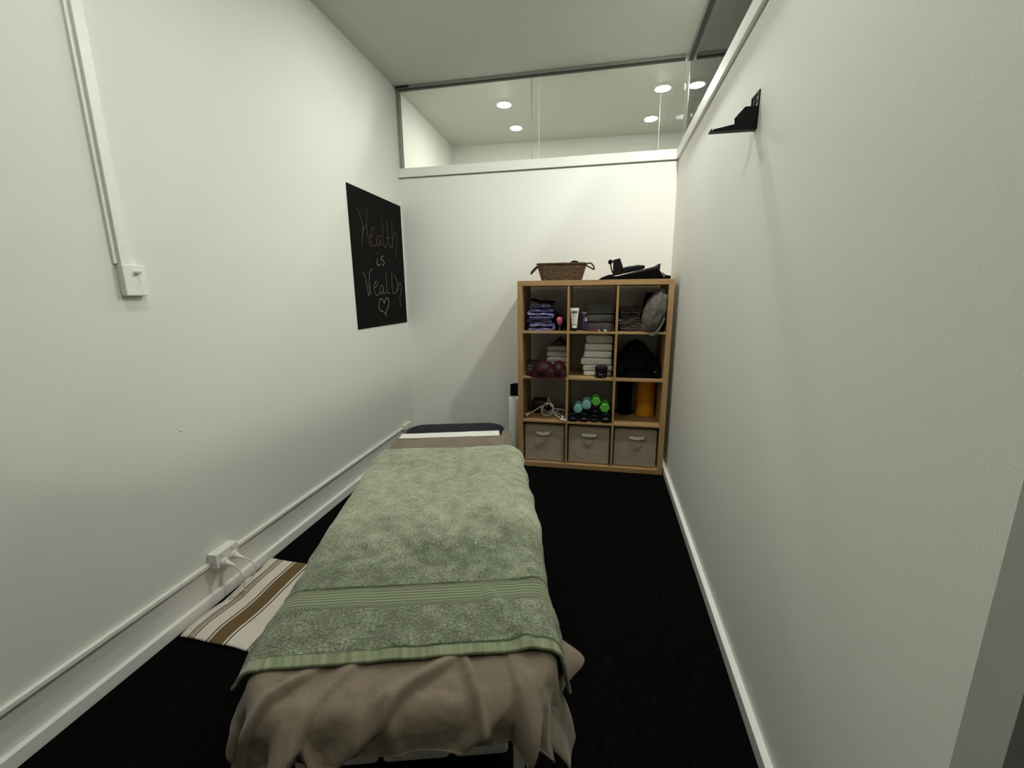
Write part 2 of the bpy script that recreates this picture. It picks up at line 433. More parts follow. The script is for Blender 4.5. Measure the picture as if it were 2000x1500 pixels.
# board face in the y-z plane
Mx = Matrix(((0, 0, 1, .001), (1, 0, 0, 0), (0, 1, 0, 0), (0, 0, 0, 1)))
m.prism(poly, 0, .004, Mx).build('panel', M_chalk, cb, .0008)
STROKES = {
'health': [[(2.937,1.974),(2.967,1.954),(2.989,1.906),(3.002,1.863),(2.988,1.8),(2.969,1.726)],[(3.079,1.996),(3.067,1.933),(3.06,1.879),(3.067,1.81),(3.083,1.757),(3.098,1.729)],[(2.985,1.811),(3.02,1.858),(3.06,1.879)],[(3.106,1.803),(3.152,1.833),(3.169,1.866),(3.147,1.875),(3.116,1.848),(3.101,1.791),(3.111,1.753),(3.146,1.739),(3.182,1.756)],[(3.259,1.826),(3.223,1.823),(3.194,1.786),(3.202,1.753),(3.232,1.761),(3.259,1.801),(3.269,1.835),(3.258,1.785),(3.274,1.757)],[(3.303,1.975),(3.317,1.924),(3.301,1.839),(3.309,1.774),(3.333,1.749),(3.366,1.78)],[(3.403,1.962),(3.385,1.883),(3.389,1.808),(3.412,1.765),(3.44,1.76),(3.465,1.79)],[(3.359,1.819),(3.392,1.827),(3.433,1.84)],[(3.472,1.972),(3.474,1.895),(3.468,1.825),(3.464,1.762)],[(3.473,1.817),(3.515,1.888),(3.55,1.883),(3.561,1.818),(3.528,1.752),(3.517,1.716),(3.541,1.683)]],
'is': [[(3.187,1.653),(3.178,1.615),(3.197,1.601),(3.231,1.615)],[(3.196,1.7),(3.204,1.697)],[(3.288,1.681),(3.254,1.664),(3.25,1.647),(3.285,1.64),(3.295,1.622),(3.261,1.603)]],
'wealth': [[(2.942,1.537),(2.978,1.511),(2.992,1.46),(3.0,1.413),(3.009,1.366),(3.026,1.413),(3.017,1.461)],[(3.099,1.568),(3.06,1.55),(3.04,1.501),(3.04,1.437),(3.044,1.374)],[(3.097,1.426),(3.142,1.439),(3.163,1.464),(3.143,1.478),(3.117,1.463),(3.1,1.422),(3.117,1.384),(3.155,1.373),(3.188,1.393)],[(3.249,1.44),(3.22,1.448),(3.193,1.414),(3.204,1.384),(3.238,1.401),(3.255,1.44),(3.248,1.397),(3.265,1.384),(3.289,1.397)],[(3.313,1.553),(3.314,1.484),(3.311,1.415),(3.33,1.387),(3.362,1.393)],[(3.414,1.553),(3.41,1.478),(3.409,1.415),(3.429,1.387),(3.467,1.39),(3.503,1.425)],[(3.458,1.544),(3.488,1.507),(3.51,1.471),(3.512,1.398)],[(3.515,1.416),(3.536,1.458),(3.564,1.477),(3.586,1.445),(3.57,1.398),(3.542,1.351),(3.553,1.28)]],
'heart': [[(3.248,1.306),(3.228,1.337),(3.189,1.342),(3.159,1.308),(3.166,1.261),(3.219,1.242),(3.254,1.227),(3.264,1.2)],[(3.248,1.306),(3.277,1.341),(3.311,1.349),(3.332,1.322),(3.314,1.282),(3.278,1.248),(3.263,1.221)]],

}
M_ck = {'health': plain('pink_grey_chalk', srgb(96, 80, 78), .9, .25, 300), 'is': plain('white_chalk', srgb(150, 150, 144), .9, .25, 300),
        'wealth': plain('grey_chalk', srgb(118, 117, 113), .9, .25, 300), 'heart': plain('pale_chalk', srgb(160, 160, 152), .9, .25, 300)}
for k, nm, sel in (('health', 'chalk_lettering', None), ('is', 'chalk_lettering', 0), ('is', 'chalk_dot', 1), ('is', 'chalk_lettering', 2), ('wealth', 'chalk_lettering', None), ('heart', 'chalk_heart', None)):
    m = MB()
    for s in (STROKES[k] if sel is None else [STROKES[k][sel]]):
        pts = [Vector((.0052, y-2.83, z-1.13)) for y, z in s]
        pp = catmull(pts, 6)
        w = .0026
        L = []
        for i, p in enumerate(pp):
            t = (pp[min(i+1, len(pp)-1)] - pp[max(i-1, 0)]); t.normalize(); nn = Vector((0, -t.z, t.y))
            ww = w*(.8+.4*nz(i*.7, len(s)))
            L.append((m.v(p+nn*ww), m.v(p-nn*ww), m.v(p+nn*ww+Vector((.0006, 0, 0))), m.v(p-nn*ww+Vector((.0006, 0, 0)))))
        for a, b in zip(L, L[1:]):
            m.f([a[2], b[2], b[3], a[3]]); m.f([a[0], a[2], b[2], b[0]][::-1]); m.f([a[1], b[1], b[3], a[3]][::-1])
    m.build(nm, M_ck[k], cb, smooth=False, merge=False)

# vertical trunking and the socket box under it
tr = thing('cable_trunking', 'white vertical cable trunking running up the left wall to the ceiling', 'cable cover', (XL, 1.2795, 1.4915))
MB().box(0, .022, -.001, .035, .0002, ZC-1.4915-.001).build('channel', M_plastic, tr, .0015, smooth=False)
MB().box(0, .010, -.014, -.0012, .0002, ZC-1.4915-.001).build('side_strip', M_plastic, tr, .0015, smooth=False)
sb = thing('wall_socket', 'small white box with round aerial connector under vertical trunking on left wall', 'socket', (XL, 1.314, 1.4355))
MB().box(0, .028, -.040, .041, -.0555, .0555).build('box', M_plastic, sb, .004, smooth=False, seg=3)
RX = Matrix.Rotation(pi/2, 4, 'Y')
MB().lathe([(.0095, 0), (.0095, .004), (.0068, .006), (.0068, .017), (.0058, .018)], 16, Matrix.Translation((.028, .006, .028)) @ RX).build('connector', M_plastic, sb)
MB().lathe([(.0030, .0), (.0030, .0015), (.0012, .0016)], 10, Matrix.Translation((.0461, .006, .028)) @ RX).build('connector_pin', M_alu, sb)
MB().box(.028, .0285, -.006, .012, -.018, -.014).build('moulded_mark', M_plasticw, sb, smooth=False)
wp = tag(MB().lathe([(.006, 0), (.0055, .003), (.003, .004)], 12, Matrix.Translation((XL, 1.403, .832)) @ RX).build('wall_plug', M_plastic),
         'tiny white plug left in the bare left wall below the chalkboard', 'wall plug')
# skirting trunking
t1 = thing('cable_trunking', 'white trunking above the left skirting, piece between camera end and double outlet', 'cable cover', (XL, Y0, .185))
MB().box(0, .0176, .001, 1.4165-Y0, 0, .016).build('channel', M_plastic, t1, .0012, smooth=False)
t2 = thing('cable_trunking', 'white trunking above the left skirting, piece from double outlet to back corner', 'cable cover', (XL, 1.5415, .185))
MB().box(0, .0176, 0, 1.878, 0, .016).build('channel', M_plastic, t2, .0012, smooth=False)
MB().box(0, .034, 1.88, 2.02, -.012, .034).build('end_box', plain('cream_plastic', srgb(226, 224, 200), .4, .02), t2, .004, smooth=False)
# double outlet
po = thing('power_outlet', 'white double power outlet box above the skirting with two plugs in it', 'outlet', (XL, 1.479, .206))
MB().box(0, .041, -.060, .060, -.0345, .0345).build('box', M_plastic, po, .003, smooth=False, seg=3)
MB().box(.0412, .047, -.0605, .0605, -.035, .035).build('faceplate', M_plastic, po, .003, smooth=False, seg=3)
for s in (-1, 1):
    MB().box(.047, .052, s*.03-.005, s*.03+.005, .016, .027).build('switch', M_plastic, po, .0015, smooth=False)
def plug(y, z, label, path):
    r = thing('power_lead', label, 'power cord', (XL+.0475, y, z))
    MB().lathe([(.019, 0), (.020, .004), (.019, .010), (.0125, .014), (.011, .026), (.0075, .045), (.005, .060)], 20, Matrix.Rotation(pi/2+.25, 4, 'Y')).build('plug', M_plasticw, r)
    pts = [Vector(p) - Vector((XL+.0475, y, z)) for p in path]
    MB().tube(catmull(pts, 8), .0033, 8).build('cable', M_plasticw, r)
px = XL+.0475
plug(1.452, .190, 'white plug and thin cable in the near socket of the double outlet',
     [(px+.055, 1.452, .177), (px+.075, 1.455, .150), (px+.082, 1.462, .095), (px+.068, 1.474, .05), (px+.05, 1.475, .012), (px+.03, 1.44, .006)])
plug(1.506, .192, 'white plug and looping cable in the far socket of the double outlet',
     [(px+.055, 1.506, .179), (px+.078, 1.512, .168), (px+.096, 1.523, .125), (px+.082, 1.510, .075), (px+.045, 1.46, .045), (px+.022, 1.42, .02), (px+.03, 1.40, .006)])

# rug
def rug():
    t = NT('striped_cotton'); uv = t.n('ShaderNodeUVMap'); uv.uv_map = 'UVMap'; s = t.n('ShaderNodeSeparateXYZ'); t.l(uv.outputs[0], s.inputs[0])
    v = t.coords('Object', (1, 1, 1)); x = s.outputs['X']
    jit = t.math('MULTIPLY', t.math('SUBTRACT', t.noise(v, 160, 2), .5), .0016)
    x = t.math('ADD', x, jit)
    fac = None
    for a, b in ((.0345, .0415), (.0465, .0525), (.0595, .0665), (.127, .1345), (.2185, .226), (.33, .336), (.345, .35), (.36, .365)):
        k = t.math('MULTIPLY', t.math('GREATER_THAN', x, a), t.math('LESS_THAN', x, b)); fac = k if fac is None else t.math('ADD', fac, k)
    wide = t.math('MULTIPLY', t.math('GREATER_THAN', x, .142), t.math('LESS_THAN', x, .209))
    n = t.noise(v, 500, 2); cream = t.ramp(n, [(.3, srgb(196, 188, 174)), (.7, srgb(226, 218, 204))])
    c1 = t.mix(fac, cream, srgb(84, 66, 46)); ol = t.ramp(n, [(.3, srgb(92, 74, 42)), (.7, srgb(112, 92, 56))])
    t.col(t.mix(wide, c1, ol)); t.set(Roughness=.95); t.bump(n, .4, .002); return t.m
def rugp(u, v):
    x = -1.632 + u; y = 1.21 + v
    wob = .006*nz(u*6, v*7, 2)
    z = .011 + .008*max(0, nz(u*5+3, v*9, 1)) + .006*sin(v*24+u*6)*.4 + .02*sstep(.05, 0, u)*abs(nz(v*5, 4))
    x += .010*nz(v*6, u*2, 9) ; y += .008*nz(u*7, v*3, 5) - .05*u*0
    if u < .02: x += .012*nz(v*9, 6)
    return Vector((x, y - .045*u*(1-v/.52)*.9, z))
us = [.62*i/62 for i in range(63)]; vs = [.52*i/60 for i in range(61)]
rg = tag(MB().sheet(rugp, us, vs, lambda u, v: (u, v)).build('floor_rug', rug(), solid=.007, soff=-1), 'cream cotton rug with brown stripes on the carpet beside the table', 'rug')

# ------------------------------------------------------------------ bracket on the right wall
br = thing('wall_bracket', 'black metal shelf bracket with slotted back plate high on right wall', 'bracket', (xr(1.86), 1.86, 1.946), .0204)
m = MB()
m.box(-.006, -.0005, -.045, -.010, 0, .078)
for a, b in ((-.045, -.030), (-.002, .006), (.026, .034)): m.box(-.006, -.0005, a, b, .078, .127)
m.box(-.006, -.0005, -.030, .026, .119, .127); m.box(-.006, -.0005, -.030, .026, .068, .078); m.box(-.006, -.0005, -.030, -.002, .098, .104)
m.build('back_plate', M_black, br, .001, smooth=False)
m = MB(); m.box(-.153, -.006, -.0415, -.0165, 0, .003); m.box(-.158, -.1532, -.045, -.013, 0, .008)
m.build('tray', M_black, br, .0006, smooth=False)
for y0 in (-.0452, -.0160):
    MB().prism([(-.006, .0002), (-.153, .0002), (-.150, .007), (-.070, .021), (-.072, .048), (-.048, .074), (-.006, .074)], 0, .0032,
               Matrix.Translation((0, y0, 0)) @ Matrix(((1, 0, 0, 0), (0, 0, 1, 0), (0, 1, 0, 0), (0, 0, 0, 1)))).build('gusset', M_black, br, .0006, smooth=False)
# ------------------------------------------------------------------ treatment table (local axes: s across, t towards the head)
TH, BO = .2564, (-.4645, 1.03, 0)
M_vinyl = plain('navy_vinyl', srgb(8, 11, 26), .5, .06, 50, bump=.1, bscale=500, spec=.12)
M_legs = plain('white_leg_paint', (.55, .55, .52, 1), .4, .03)
tb = thing('treatment_table', 'navy vinyl massage table on white legs standing under a taupe sheet and green towel', 'massage table', BO, TH)
def padfn(p):
    q = Vector(p)
    e = hypot(q.x/.055, (q.y-1.318)/.062)
    if q.z > .55 and e < 1.35: q.z -= .045*sstep(1.25, .8, e)
    return q
# pad as a rounded slab with a fine top
m = MB(); m.slab(-.288, .306, -.395, 1.478, .515, .582, rc=.115, re=.026, nc=10, ne=5, nx=24, rings=2)
m.build('mattress_pad', M_vinyl, tb)
# the face hole: a flat black oval on the pad, its inner shade painted
hole = MB(); hole.lathe([(.060, .0), (.058, .0022), (.052, .0015), (.046, .0012), (.0001, .0011)], 36, Matrix.Translation((0, 1.318, .582)) @ Matrix.Diagonal((.92, 1.05, 1, 1)))
hole.build('face_hole', plain('hole_shade', (.0015, .0015, .002, 1), .9, .05), tb)
MB().box(-.29, .29, -.37, 1.38, .455, .512).build('apron', plain('dark_table_frame', (.010, .009, .008, 1), .5, .05), tb, .004, smooth=False)
for sx in (-1, 1):
    for tt in (-.30, 1.25):
        lg = MB().box(sx*.25-.0125, sx*.25+.0125, tt-.017, tt+.017, .022, .453).build('leg', M_legs, tb, .003, smooth=False)
        MB().lathe([(.017, .0005), (.019, .004), (.019, .0212)], 14, Matrix.Translation((sx*.25, tt, 0))).build('leg_foot', M_black3, lg)
MB().box(-.236, .236, 1.24, 1.26, .30, .33).build('crossbar', M_legs, tb, .003, smooth=False)

def side_flare(sgn, q):
    if sgn < 0: return .06 + .60*sstep(.09, -.02, q)*sstep(-.52, -.33, q)
    return .08 + .12*sstep(0, -.25, q)
def drape(p, q, w, tf, rc, z0, re, fs=1.0):
    """cloth laid over the table: p across, q along; returns point, e, dir"""
    ip, iq = clamp(p, -(w-rc), w-rc), max(q, tf+rc)
    dx, dy = p-ip, q-iq; L = hypot(dx, dy)
    e = L - rc
    if e <= 0: return Vector((p, q, z0)), 0.0, (0, 0)
    dx /= L; dy /= L
    fl = clamp(fs*side_flare(1 if dx > 0 else -1, q)*dx*dx + .10*dy*dy, 0, .9)
    am = math.acos(fl); a = min(e/re, am); rest = max(0, e - re*am)
    out = re*sin(a) + rest*fl; drop = re*(1-cos(a)) + rest*sin(am)
    return Vector((ip + dx*(rc+out), iq + dy*(rc+out), z0 - drop)), e, (dx, dy)

def ridge(p, q, a, b, w, asym=1.0):
    """height 0..1 of a crease along the segment a-b in cloth coordinates; asym sharpens its right flank"""
    ax, ay = a; bx, by = b; L = hypot(bx-ax, by-ay); tx, ty = (bx-ax)/L, (by-ay)/L
    t = (p-ax)*tx + (q-ay)*ty; d = (p-ax)*-ty + (q-ay)*tx
    if t < -.08 or t > L+.08: return 0
    ww = w*(asym if d > 0 else 1)
    return exp(-(d/ww)**2)*sstep(-.06, .05, t)*sstep(L+.07, L-.02, t)

W_T, TF = .297, -.400
def sheet_pt(p, q, plain_=False):
    P, e, d = drape(p, q, W_T, TF, .11, .5855, .042, .62)
    # wrinkles
    wr = .0022*fbm(p*7, q*7, 3) + .0012*fbm(p*18, q*18, 5)
    foot = sstep(-.26, -.40, q)
    r1 = ridge(p, q, (-.105, -.315), (-.262, -.59), .026, .38)*(.010 + .052*sstep(0, .1, e))
    r2 = ridge(p, q, (.235, -.325), (.285, -.66), .011, 2.6)*(.010 + .040*sstep(0, .1, e))
    r3 = ridge(p, q, (.10, -.325), (-.13, -.52), .024, .35)*.017
    r4 = ridge(p, q, (.135, -.32), (.175, -.45), .014, .35)*.012
    r5 = ridge(p, q, (.20, -.44), (.10, -.52), .016, .5)*.012
    r6 = ridge(p, q, (-.02, -.40), (.02, -.56), .02, .8)*.008
    r7 = ridge(p, q, (-.20, -.34), (-.33, -.48), .020, .3)*.017
    r8 = ridge(p, q, (-.16, -.47), (-.105, -.56), .014, .4)*.024
    k = 1.25*(r1+r2+r3+r4+r5+r6+r7+r8) + foot*(.0075*fbm(p*9+4, q*9, 8) + .0022*fbm(p*26, q*26, 12))
    if e > 0:
        phi = atan2(-d[1], abs(d[0]))
        corner = sstep(.12, .5, phi)*sstep(1.5, 1.15, phi)
        amp = sstep(.03, .2, e)
        # side waves
        side = (1-sstep(.1, .5, phi))
        wave = side*amp*.010*sin(q*26 + (1 if d[0] > 0 else 2))*sstep(1.2, 1.0, q)
        cf = corner*amp*.022*sin(phi*7.5 + (1.1 if d[0] > 0 else .3))
        k2 = k + wave + cf + .004*fbm(p*11, q*11, 11)*amp
        s_ = sstep(0, .05, e)
        if d[0] > .5: k2 += .075*sstep(.10, .18, e)*exp(-((q+.185)/.055)**2)
        P += Vector((d[0], d[1], 0))*(k2*s_)
        P.z += k*(1-s_) + wr*(1-s_)
        # scalloped hem along the foot
        if d[1] < -.7: P.z += .006*nz(p*14, 1.7)*amp*2
    else:
        P.z += k + max(wr, -.0025)
        if q > .93: P.z += .0025*sstep(.945, .955, q)      # turned-back band
    return P
def taupe():
    t = NT('taupe_cotton'); v = t.coords()
    n = t.noise(v, 9, 4, .6); f = t.noise(v, 900, 2)
    k = t.math('ADD', t.math('MULTIPLY', n, .8), t.math('MULTIPLY', f, .2))
    t.col(t.ramp(k, [(.3, srgb(102, 91, 76)), (.7, srgb(126, 114, 96))])); t.set(Roughness=.9)
    t.b.inputs['Sheen Weight'].default_value = .15; t.b.inputs['Specular IOR Level'].default_value = .2
    t.bump(t.math('ADD', t.math('MULTIPLY', f, .35), t.math('MULTIPLY', t.noise(v, 34, 4, .6), 1.2)), .3, .003); return t.m
M_taupe = taupe()
hangL, hangR, hangF = .19, .175, .098
us = [-(W_T+hangL) + (2*W_T+hangL+hangR)*i/290 for i in range(291)]
Q1 = 1.175
def qrow(j):
    a = TF-hangF; return a + (-.26-a)*j/130 if j <= 130 else -.26 + (Q1+.26)*(j-130)/120
def sheetp(u, j):
    q = qrow(j)
    # the head edge runs further up past the right end of the white strip
    ext = .115*sstep(.272, .30, u)*sstep(.62, 1.0, (q-TF)/(Q1-TF))
    jag = .004*nz(u*8, 3.1)*sstep(.9, 1, (q-TF)/(Q1-TF)) + (.009*nz(u*5, 9)+.004*nz(u*22, 9))*sstep(.14, 0, (q-(TF-hangF)))
    return sheet_pt(u, q + ext + jag)
sh = MB().sheet(lambda u, j: sheetp(u, j), us, list(range(251)), lambda u, j: (u, qrow(j))).build('bed_sheet', M_taupe, solid=.0022, soff=1)
sh.location = BO; sh.rotation_euler = (0, 0, TH)
tag(sh, 'creased taupe cotton sheet draped over the massage table and hanging at its foot', 'sheet')
# the fitted sheet below it, showing lower at the sides and corners
def under_pt(p, q):
    P, e, d = drape(p, q, W_T-.006, TF+.008, .11, .5830, .040, .5)
    if e > 0:
        a = sstep(.05, .25, e); fl = .035*sstep(-.2, -.34, q)*(1 if d[0] > 0 else .25)
        w_ = .008*sin(q*31 + p*9) + .006*nz(p*12, q*12, 4)
        P += Vector((d[0], d[1], 0))*(a*(w_ + fl) - .004)
    return P
us2 = [-.53 + (.53+.56)*i/120 for i in range(121)]; vs2 = [TF-.075 + (1.13-TF+.075)*j/150 for j in range(151)]
us_ = MB().sheet(under_pt, us2, vs2).build('fitted_sheet', M_taupe, solid=.0018, soff=-1)
us_.location = BO; us_.rotation_euler = (0, 0, TH)
tag(us_, 'lower taupe sheet hanging longest at the right foot corner, beneath the creased top sheet', 'sheet')
# rolled hem of the sheet at the foot
hem = [sheetp(u, 0) + Vector((0, -.0012, .003)) for u in us]
hm = MB().tube(hem, .0026, 6).build('hem', M_taupe, sh)

# green towel
def terry():
    t = NT('green_terry'); uv = t.n('ShaderNodeUVMap'); uv.uv_map = 'UVMap'; s = t.n('ShaderNodeSeparateXYZ'); t.l(uv.outputs[0], s.inputs[0])
    q = s.outputs['Y']; p = s.outputs['X']; v = uv.outputs[0]
    inn = lambda a, b, x=q: t.math('MULTIPLY', t.math('GREATER_THAN', x, a), t.math('LESS_THAN', x, b))
    band = inn(-.158, -.076); hem = t.math('LESS_THAN', q, -.286)
    flat = t.math('MINIMUM', t.math('ADD', band, hem), 1.0)
    n1 = t.noise(v, 150, 3, .7); n2 = t.noise(v, 22, 4, .65); n3 = t.noise(v, 6, 3, .6); n4 = t.noise(v, 320, 2, .7)
    a1 = t.math('MULTIPLY', t.math('SUBTRACT', n1, .5), 1.25); a4 = t.math('MULTIPLY', t.math('SUBTRACT', n4, .5), .8); a2 = t.math('MULTIPLY', t.math('SUBTRACT', n2, .5), .75); a3 = t.math('MULTIPLY', t.math('SUBTRACT', n3, .5), .5)
    pile = t.math('ADD', t.math('ADD', t.math('ADD', a1, a4), t.math('ADD', a2, a3)), .56)
    nap_light = t.n('ShaderNodeMapRange'); t.l(t.math('ADD', q, t.math('MULTIPLY', t.math('SUBTRACT', n3, .5), .35)), nap_light.inputs[0]); nap_light.inputs[1].default_value = .0; nap_light.inputs[2].default_value = .30; nap_light.inputs[3].default_value = -.15; nap_light.inputs[4].default_value = .13  # brushed nap, plus light falling off towards the foot put into the colour
    pile = t.math('ADD', pile, nap_light.outputs[0])
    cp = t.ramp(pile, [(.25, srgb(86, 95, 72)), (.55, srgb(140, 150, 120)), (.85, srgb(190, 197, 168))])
    # band: fine lengthwise ribs in the middle, slanted twill at both borders
    rib = t.math('SINE', t.math('MULTIPLY', q, 2*pi/.0105))
    tw = t.math('SINE', t.math('MULTIPLY', t.math('ADD', p, t.math('MULTIPLY', q, 1.1)), 2*pi/.0075))
    edge = t.math('MINIMUM', t.math('ADD', inn(-.158, -.143), inn(-.091, -.076)), 1)
    bh = t.math('ADD', t.math('MULTIPLY', tw, edge), t.math('MULTIPLY', rib, t.math('SUBTRACT', 1, edge)))
    cb_ = t.ramp(t.math('MULTIPLY_ADD', bh, .5, .5), [(0, srgb(84, 93, 68)), (.45, srgb(120, 130, 101)), (1, srgb(134, 143, 113))])
    hp = t.noise(t.coords('UV', (70, 6, 1)), 1.0, 2)
    ch = t.ramp(hp, [(.3, srgb(98, 107, 80)), (.7, srgb(136, 144, 114))])
    line = t.math('ADD', inn(-.289, -.2855), t.math('ADD', inn(-.1605, -.157), inn(-.077, -.0735)))
    c = t.mix(band, cp, cb_); c = t.mix(hem, c, ch); c = t.mix(t.math('MINIMUM', line, 1), c, srgb(80, 90, 64)); t.col(c)
    t.set(Roughness=.95); t.b.inputs['Sheen Weight'].default_value = .25; t.b.inputs['Specular IOR Level'].default_value = .15
    h1 = t.math('ADD', t.math('MULTIPLY', n1, .6), t.math('MULTIPLY', n4, .5))
    hh = t.math('ADD', t.math('MULTIPLY', h1, t.math('SUBTRACT', 1, flat)), t.math('MULTIPLY', t.math('MULTIPLY', bh, .10), band))
    hh = t.math('ADD', hh, t.math('MULTIPLY', t.math('MULTIPLY', hp, .3), hem))
    t.bump(hh, 1.0, .010); return t.m
W_W = .300
def towel_pt(p, q):
    P, e, d = drape(p, q, W_W, -.60, .035, .5955, .046)
    pile = 1 - max(sstep(-.160, -.156, q)*sstep(-.074, -.078, q), sstep(-.284, -.288, q))
    h = .0045*fbm(p*6, q*5, 21) + .0018*fbm(p*40, q*40, 2, 2)*pile
    h += .015*sstep(.055, .125, q-.03*p) + .005*exp(-((q-.42)/.08)**2)*nz(p*4, 2) - .0035*(1-pile)
    h += .004*nz(p*16, q*3, 4)*sstep(0, -.2, q) + .006*ridge(p, q, (-.36, .02), (-.335, -.33), .02)
    h += .010*ridge(p, q, (.19, -.12), (.27, -.29), .022, .6) + .007*ridge(p, q, (.24, .3), (.32, -.08), .02)
    # lifted over the creases of the sheet below
    if e > 0:
        a = sstep(0, .05, e); P.z += h*(1-a)
        P += Vector((d[0], d[1], 0))*(a*(h + .006 + .006*sin(q*30)*sstep(.02, .09, e)))
    else: P.z += max(h, -.003)
    return P
def t_hangL(q): return .062 + .035*sstep(.09, .03, q) + .030*sstep(-.03, -.18, q) - .048*sstep(-.22, -.318, q)
TL0, TR0 = .10, .085
us = [i/220 for i in range(221)]; vs = [-.318 + (.940+.318)*j/380 for j in range(381)]
def tow(u, q):
    l = -(W_W + t_hangL(q)); r = W_W + .070 + .085*sstep(.3, -.25, q)
    p = l + (r-l)*u
    qq = q + (.006*nz(u*3, 7) + .010*(u-.5))*sstep(-.1, -.3, q) + .004*nz(u*5, 2)*sstep(.86, .93, q)
    return towel_pt(p, qq)
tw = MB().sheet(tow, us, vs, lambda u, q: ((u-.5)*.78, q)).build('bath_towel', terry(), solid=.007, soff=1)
tw.location = BO; tw.rotation_euler = (0, 0, TH)
tag(tw, 'large sage green terry towel with ribbed border laid over the taupe sheet', 'towel')

# white face towel strip by the head rest
M_wtowel = plain('white_terry', (.74, .73, .68, 1), .95, .04, 120, bump=.6, bscale=300, spec=.2, sheen=.2)
def wst(u, v):
    s_ = -.292 + .56*u; t_ = 1.166 + (.090+.012*u)*v
    return Vector((s_, t_ + .003*nz(u*9, v), .5865 + .0018*max(0, fbm(u*8, v*3, 1)) + .0045*sstep(0.45, 0.2, v)))
ws = MB().sheet(wst, [i/60 for i in range(61)], [i/14 for i in range(15)]).build('face_towel', M_wtowel, solid=.004, soff=1)
ws.location = BO; ws.rotation_euler = (0, 0, TH)
tag(ws, 'narrow strip of white towel across the navy head end of the table', 'towel')

# white boxes on the floor under the table
M_crate = plain('white_box_plastic', (.62, .62, .59, 1), .45, .03)
for i, (a, b, lb) in enumerate(((-.355, -.156, 'white storage box under the massage table, leftmost of three'), (-.142, .056, 'white storage box with dark label under the massage table, middle of three'),
                                (.070, .235, 'white storage box under the massage table, rightmost of three'))):
    c = thing('storage_box', lb, 'storage box', (BO[0] + cos(TH)*(a+b)/2 - sin(TH)*.10, BO[1] + sin(TH)*(a+b)/2 + cos(TH)*.10, 0), TH, 'white storage boxes under the table')
    h = (b-a)/2
    MB().slab(-h, h, -.18, .18, .001, .20, rc=.014, re=.006, nx=1, rings=2).build('body', M_crate, c)
    MB().slab(-h-.002, h+.002, -.183, .183, .2005, .215, rc=.015, re=.005, nx=1, rings=2).build('lid', M_crate, c)
    if i == 1: MB().box(-.055, .05, -.1815, -.1803, .085, .112).build('label_slot', M_black3, c, smooth=False)
# ------------------------------------------------------------------ cube shelf (local axes: u right, v back, z up)
SX, SY, SYAW = -.5702, 3.2159, -.009
cs_, sn_ = cos(SYAW), sin(SYAW)
def SW(u, v, z): return (SX + u*cs_ - v*sn_, SY + u*sn_ + v*cs_, z)
SWD, SHT, SD, TO, TI = 1.12, 1.467, .432, .038, .016
CW, CH = (SWD-2*TO-2*TI)/3, (SHT-2*TO-3*TI)/4
cu = lambda i: TO + i*(CW+TI)            # left face of column i
cz = lambda j: TO + j*(CH+TI)            # floor of row j (0 = bottom)
kx = thing('cube_shelf', 'light oak twelve-cube shelving unit standing in the back right corner', 'shelf', SW(0, 0, 0), SYAW)
def board(name, x0, x1, y0, y1, z0, z1, ax, bev=.0012): return grain(MB().box(x0, x1, y0, y1, z0, z1).build(name, M_oak, kx, bev, smooth=False), ax)
board('top_panel', 0, SWD, 0, SD, SHT-TO, SHT, 'x'); board('bottom_panel', 0, SWD, 0, SD, .001, TO, 'x')
board('side_panel', 0, TO, 0.0005, SD, TO+.0003, SHT-TO-.0003, 'z'); board('side_panel', SWD-TO, SWD, 0.0005, SD, TO+.0003, SHT-TO-.0003, 'z')
for j in range(1, 4): board('shelf_board', TO+.0003, SWD-TO-.0003, .003, SD-.003, cz(j)-TI, cz(j), 'x')
for i in (1, 2):
    for j in range(4): board('divider', cu(i)-TI, cu(i), .003, SD-.003, cz(j)+.0003, cz(j)+CH-.0003, 'z')

def put(name, label, cat, u, v, z, group=None, rz=0): return thing(name, label, cat, SW(u, v, z), SYAW+rz, group)

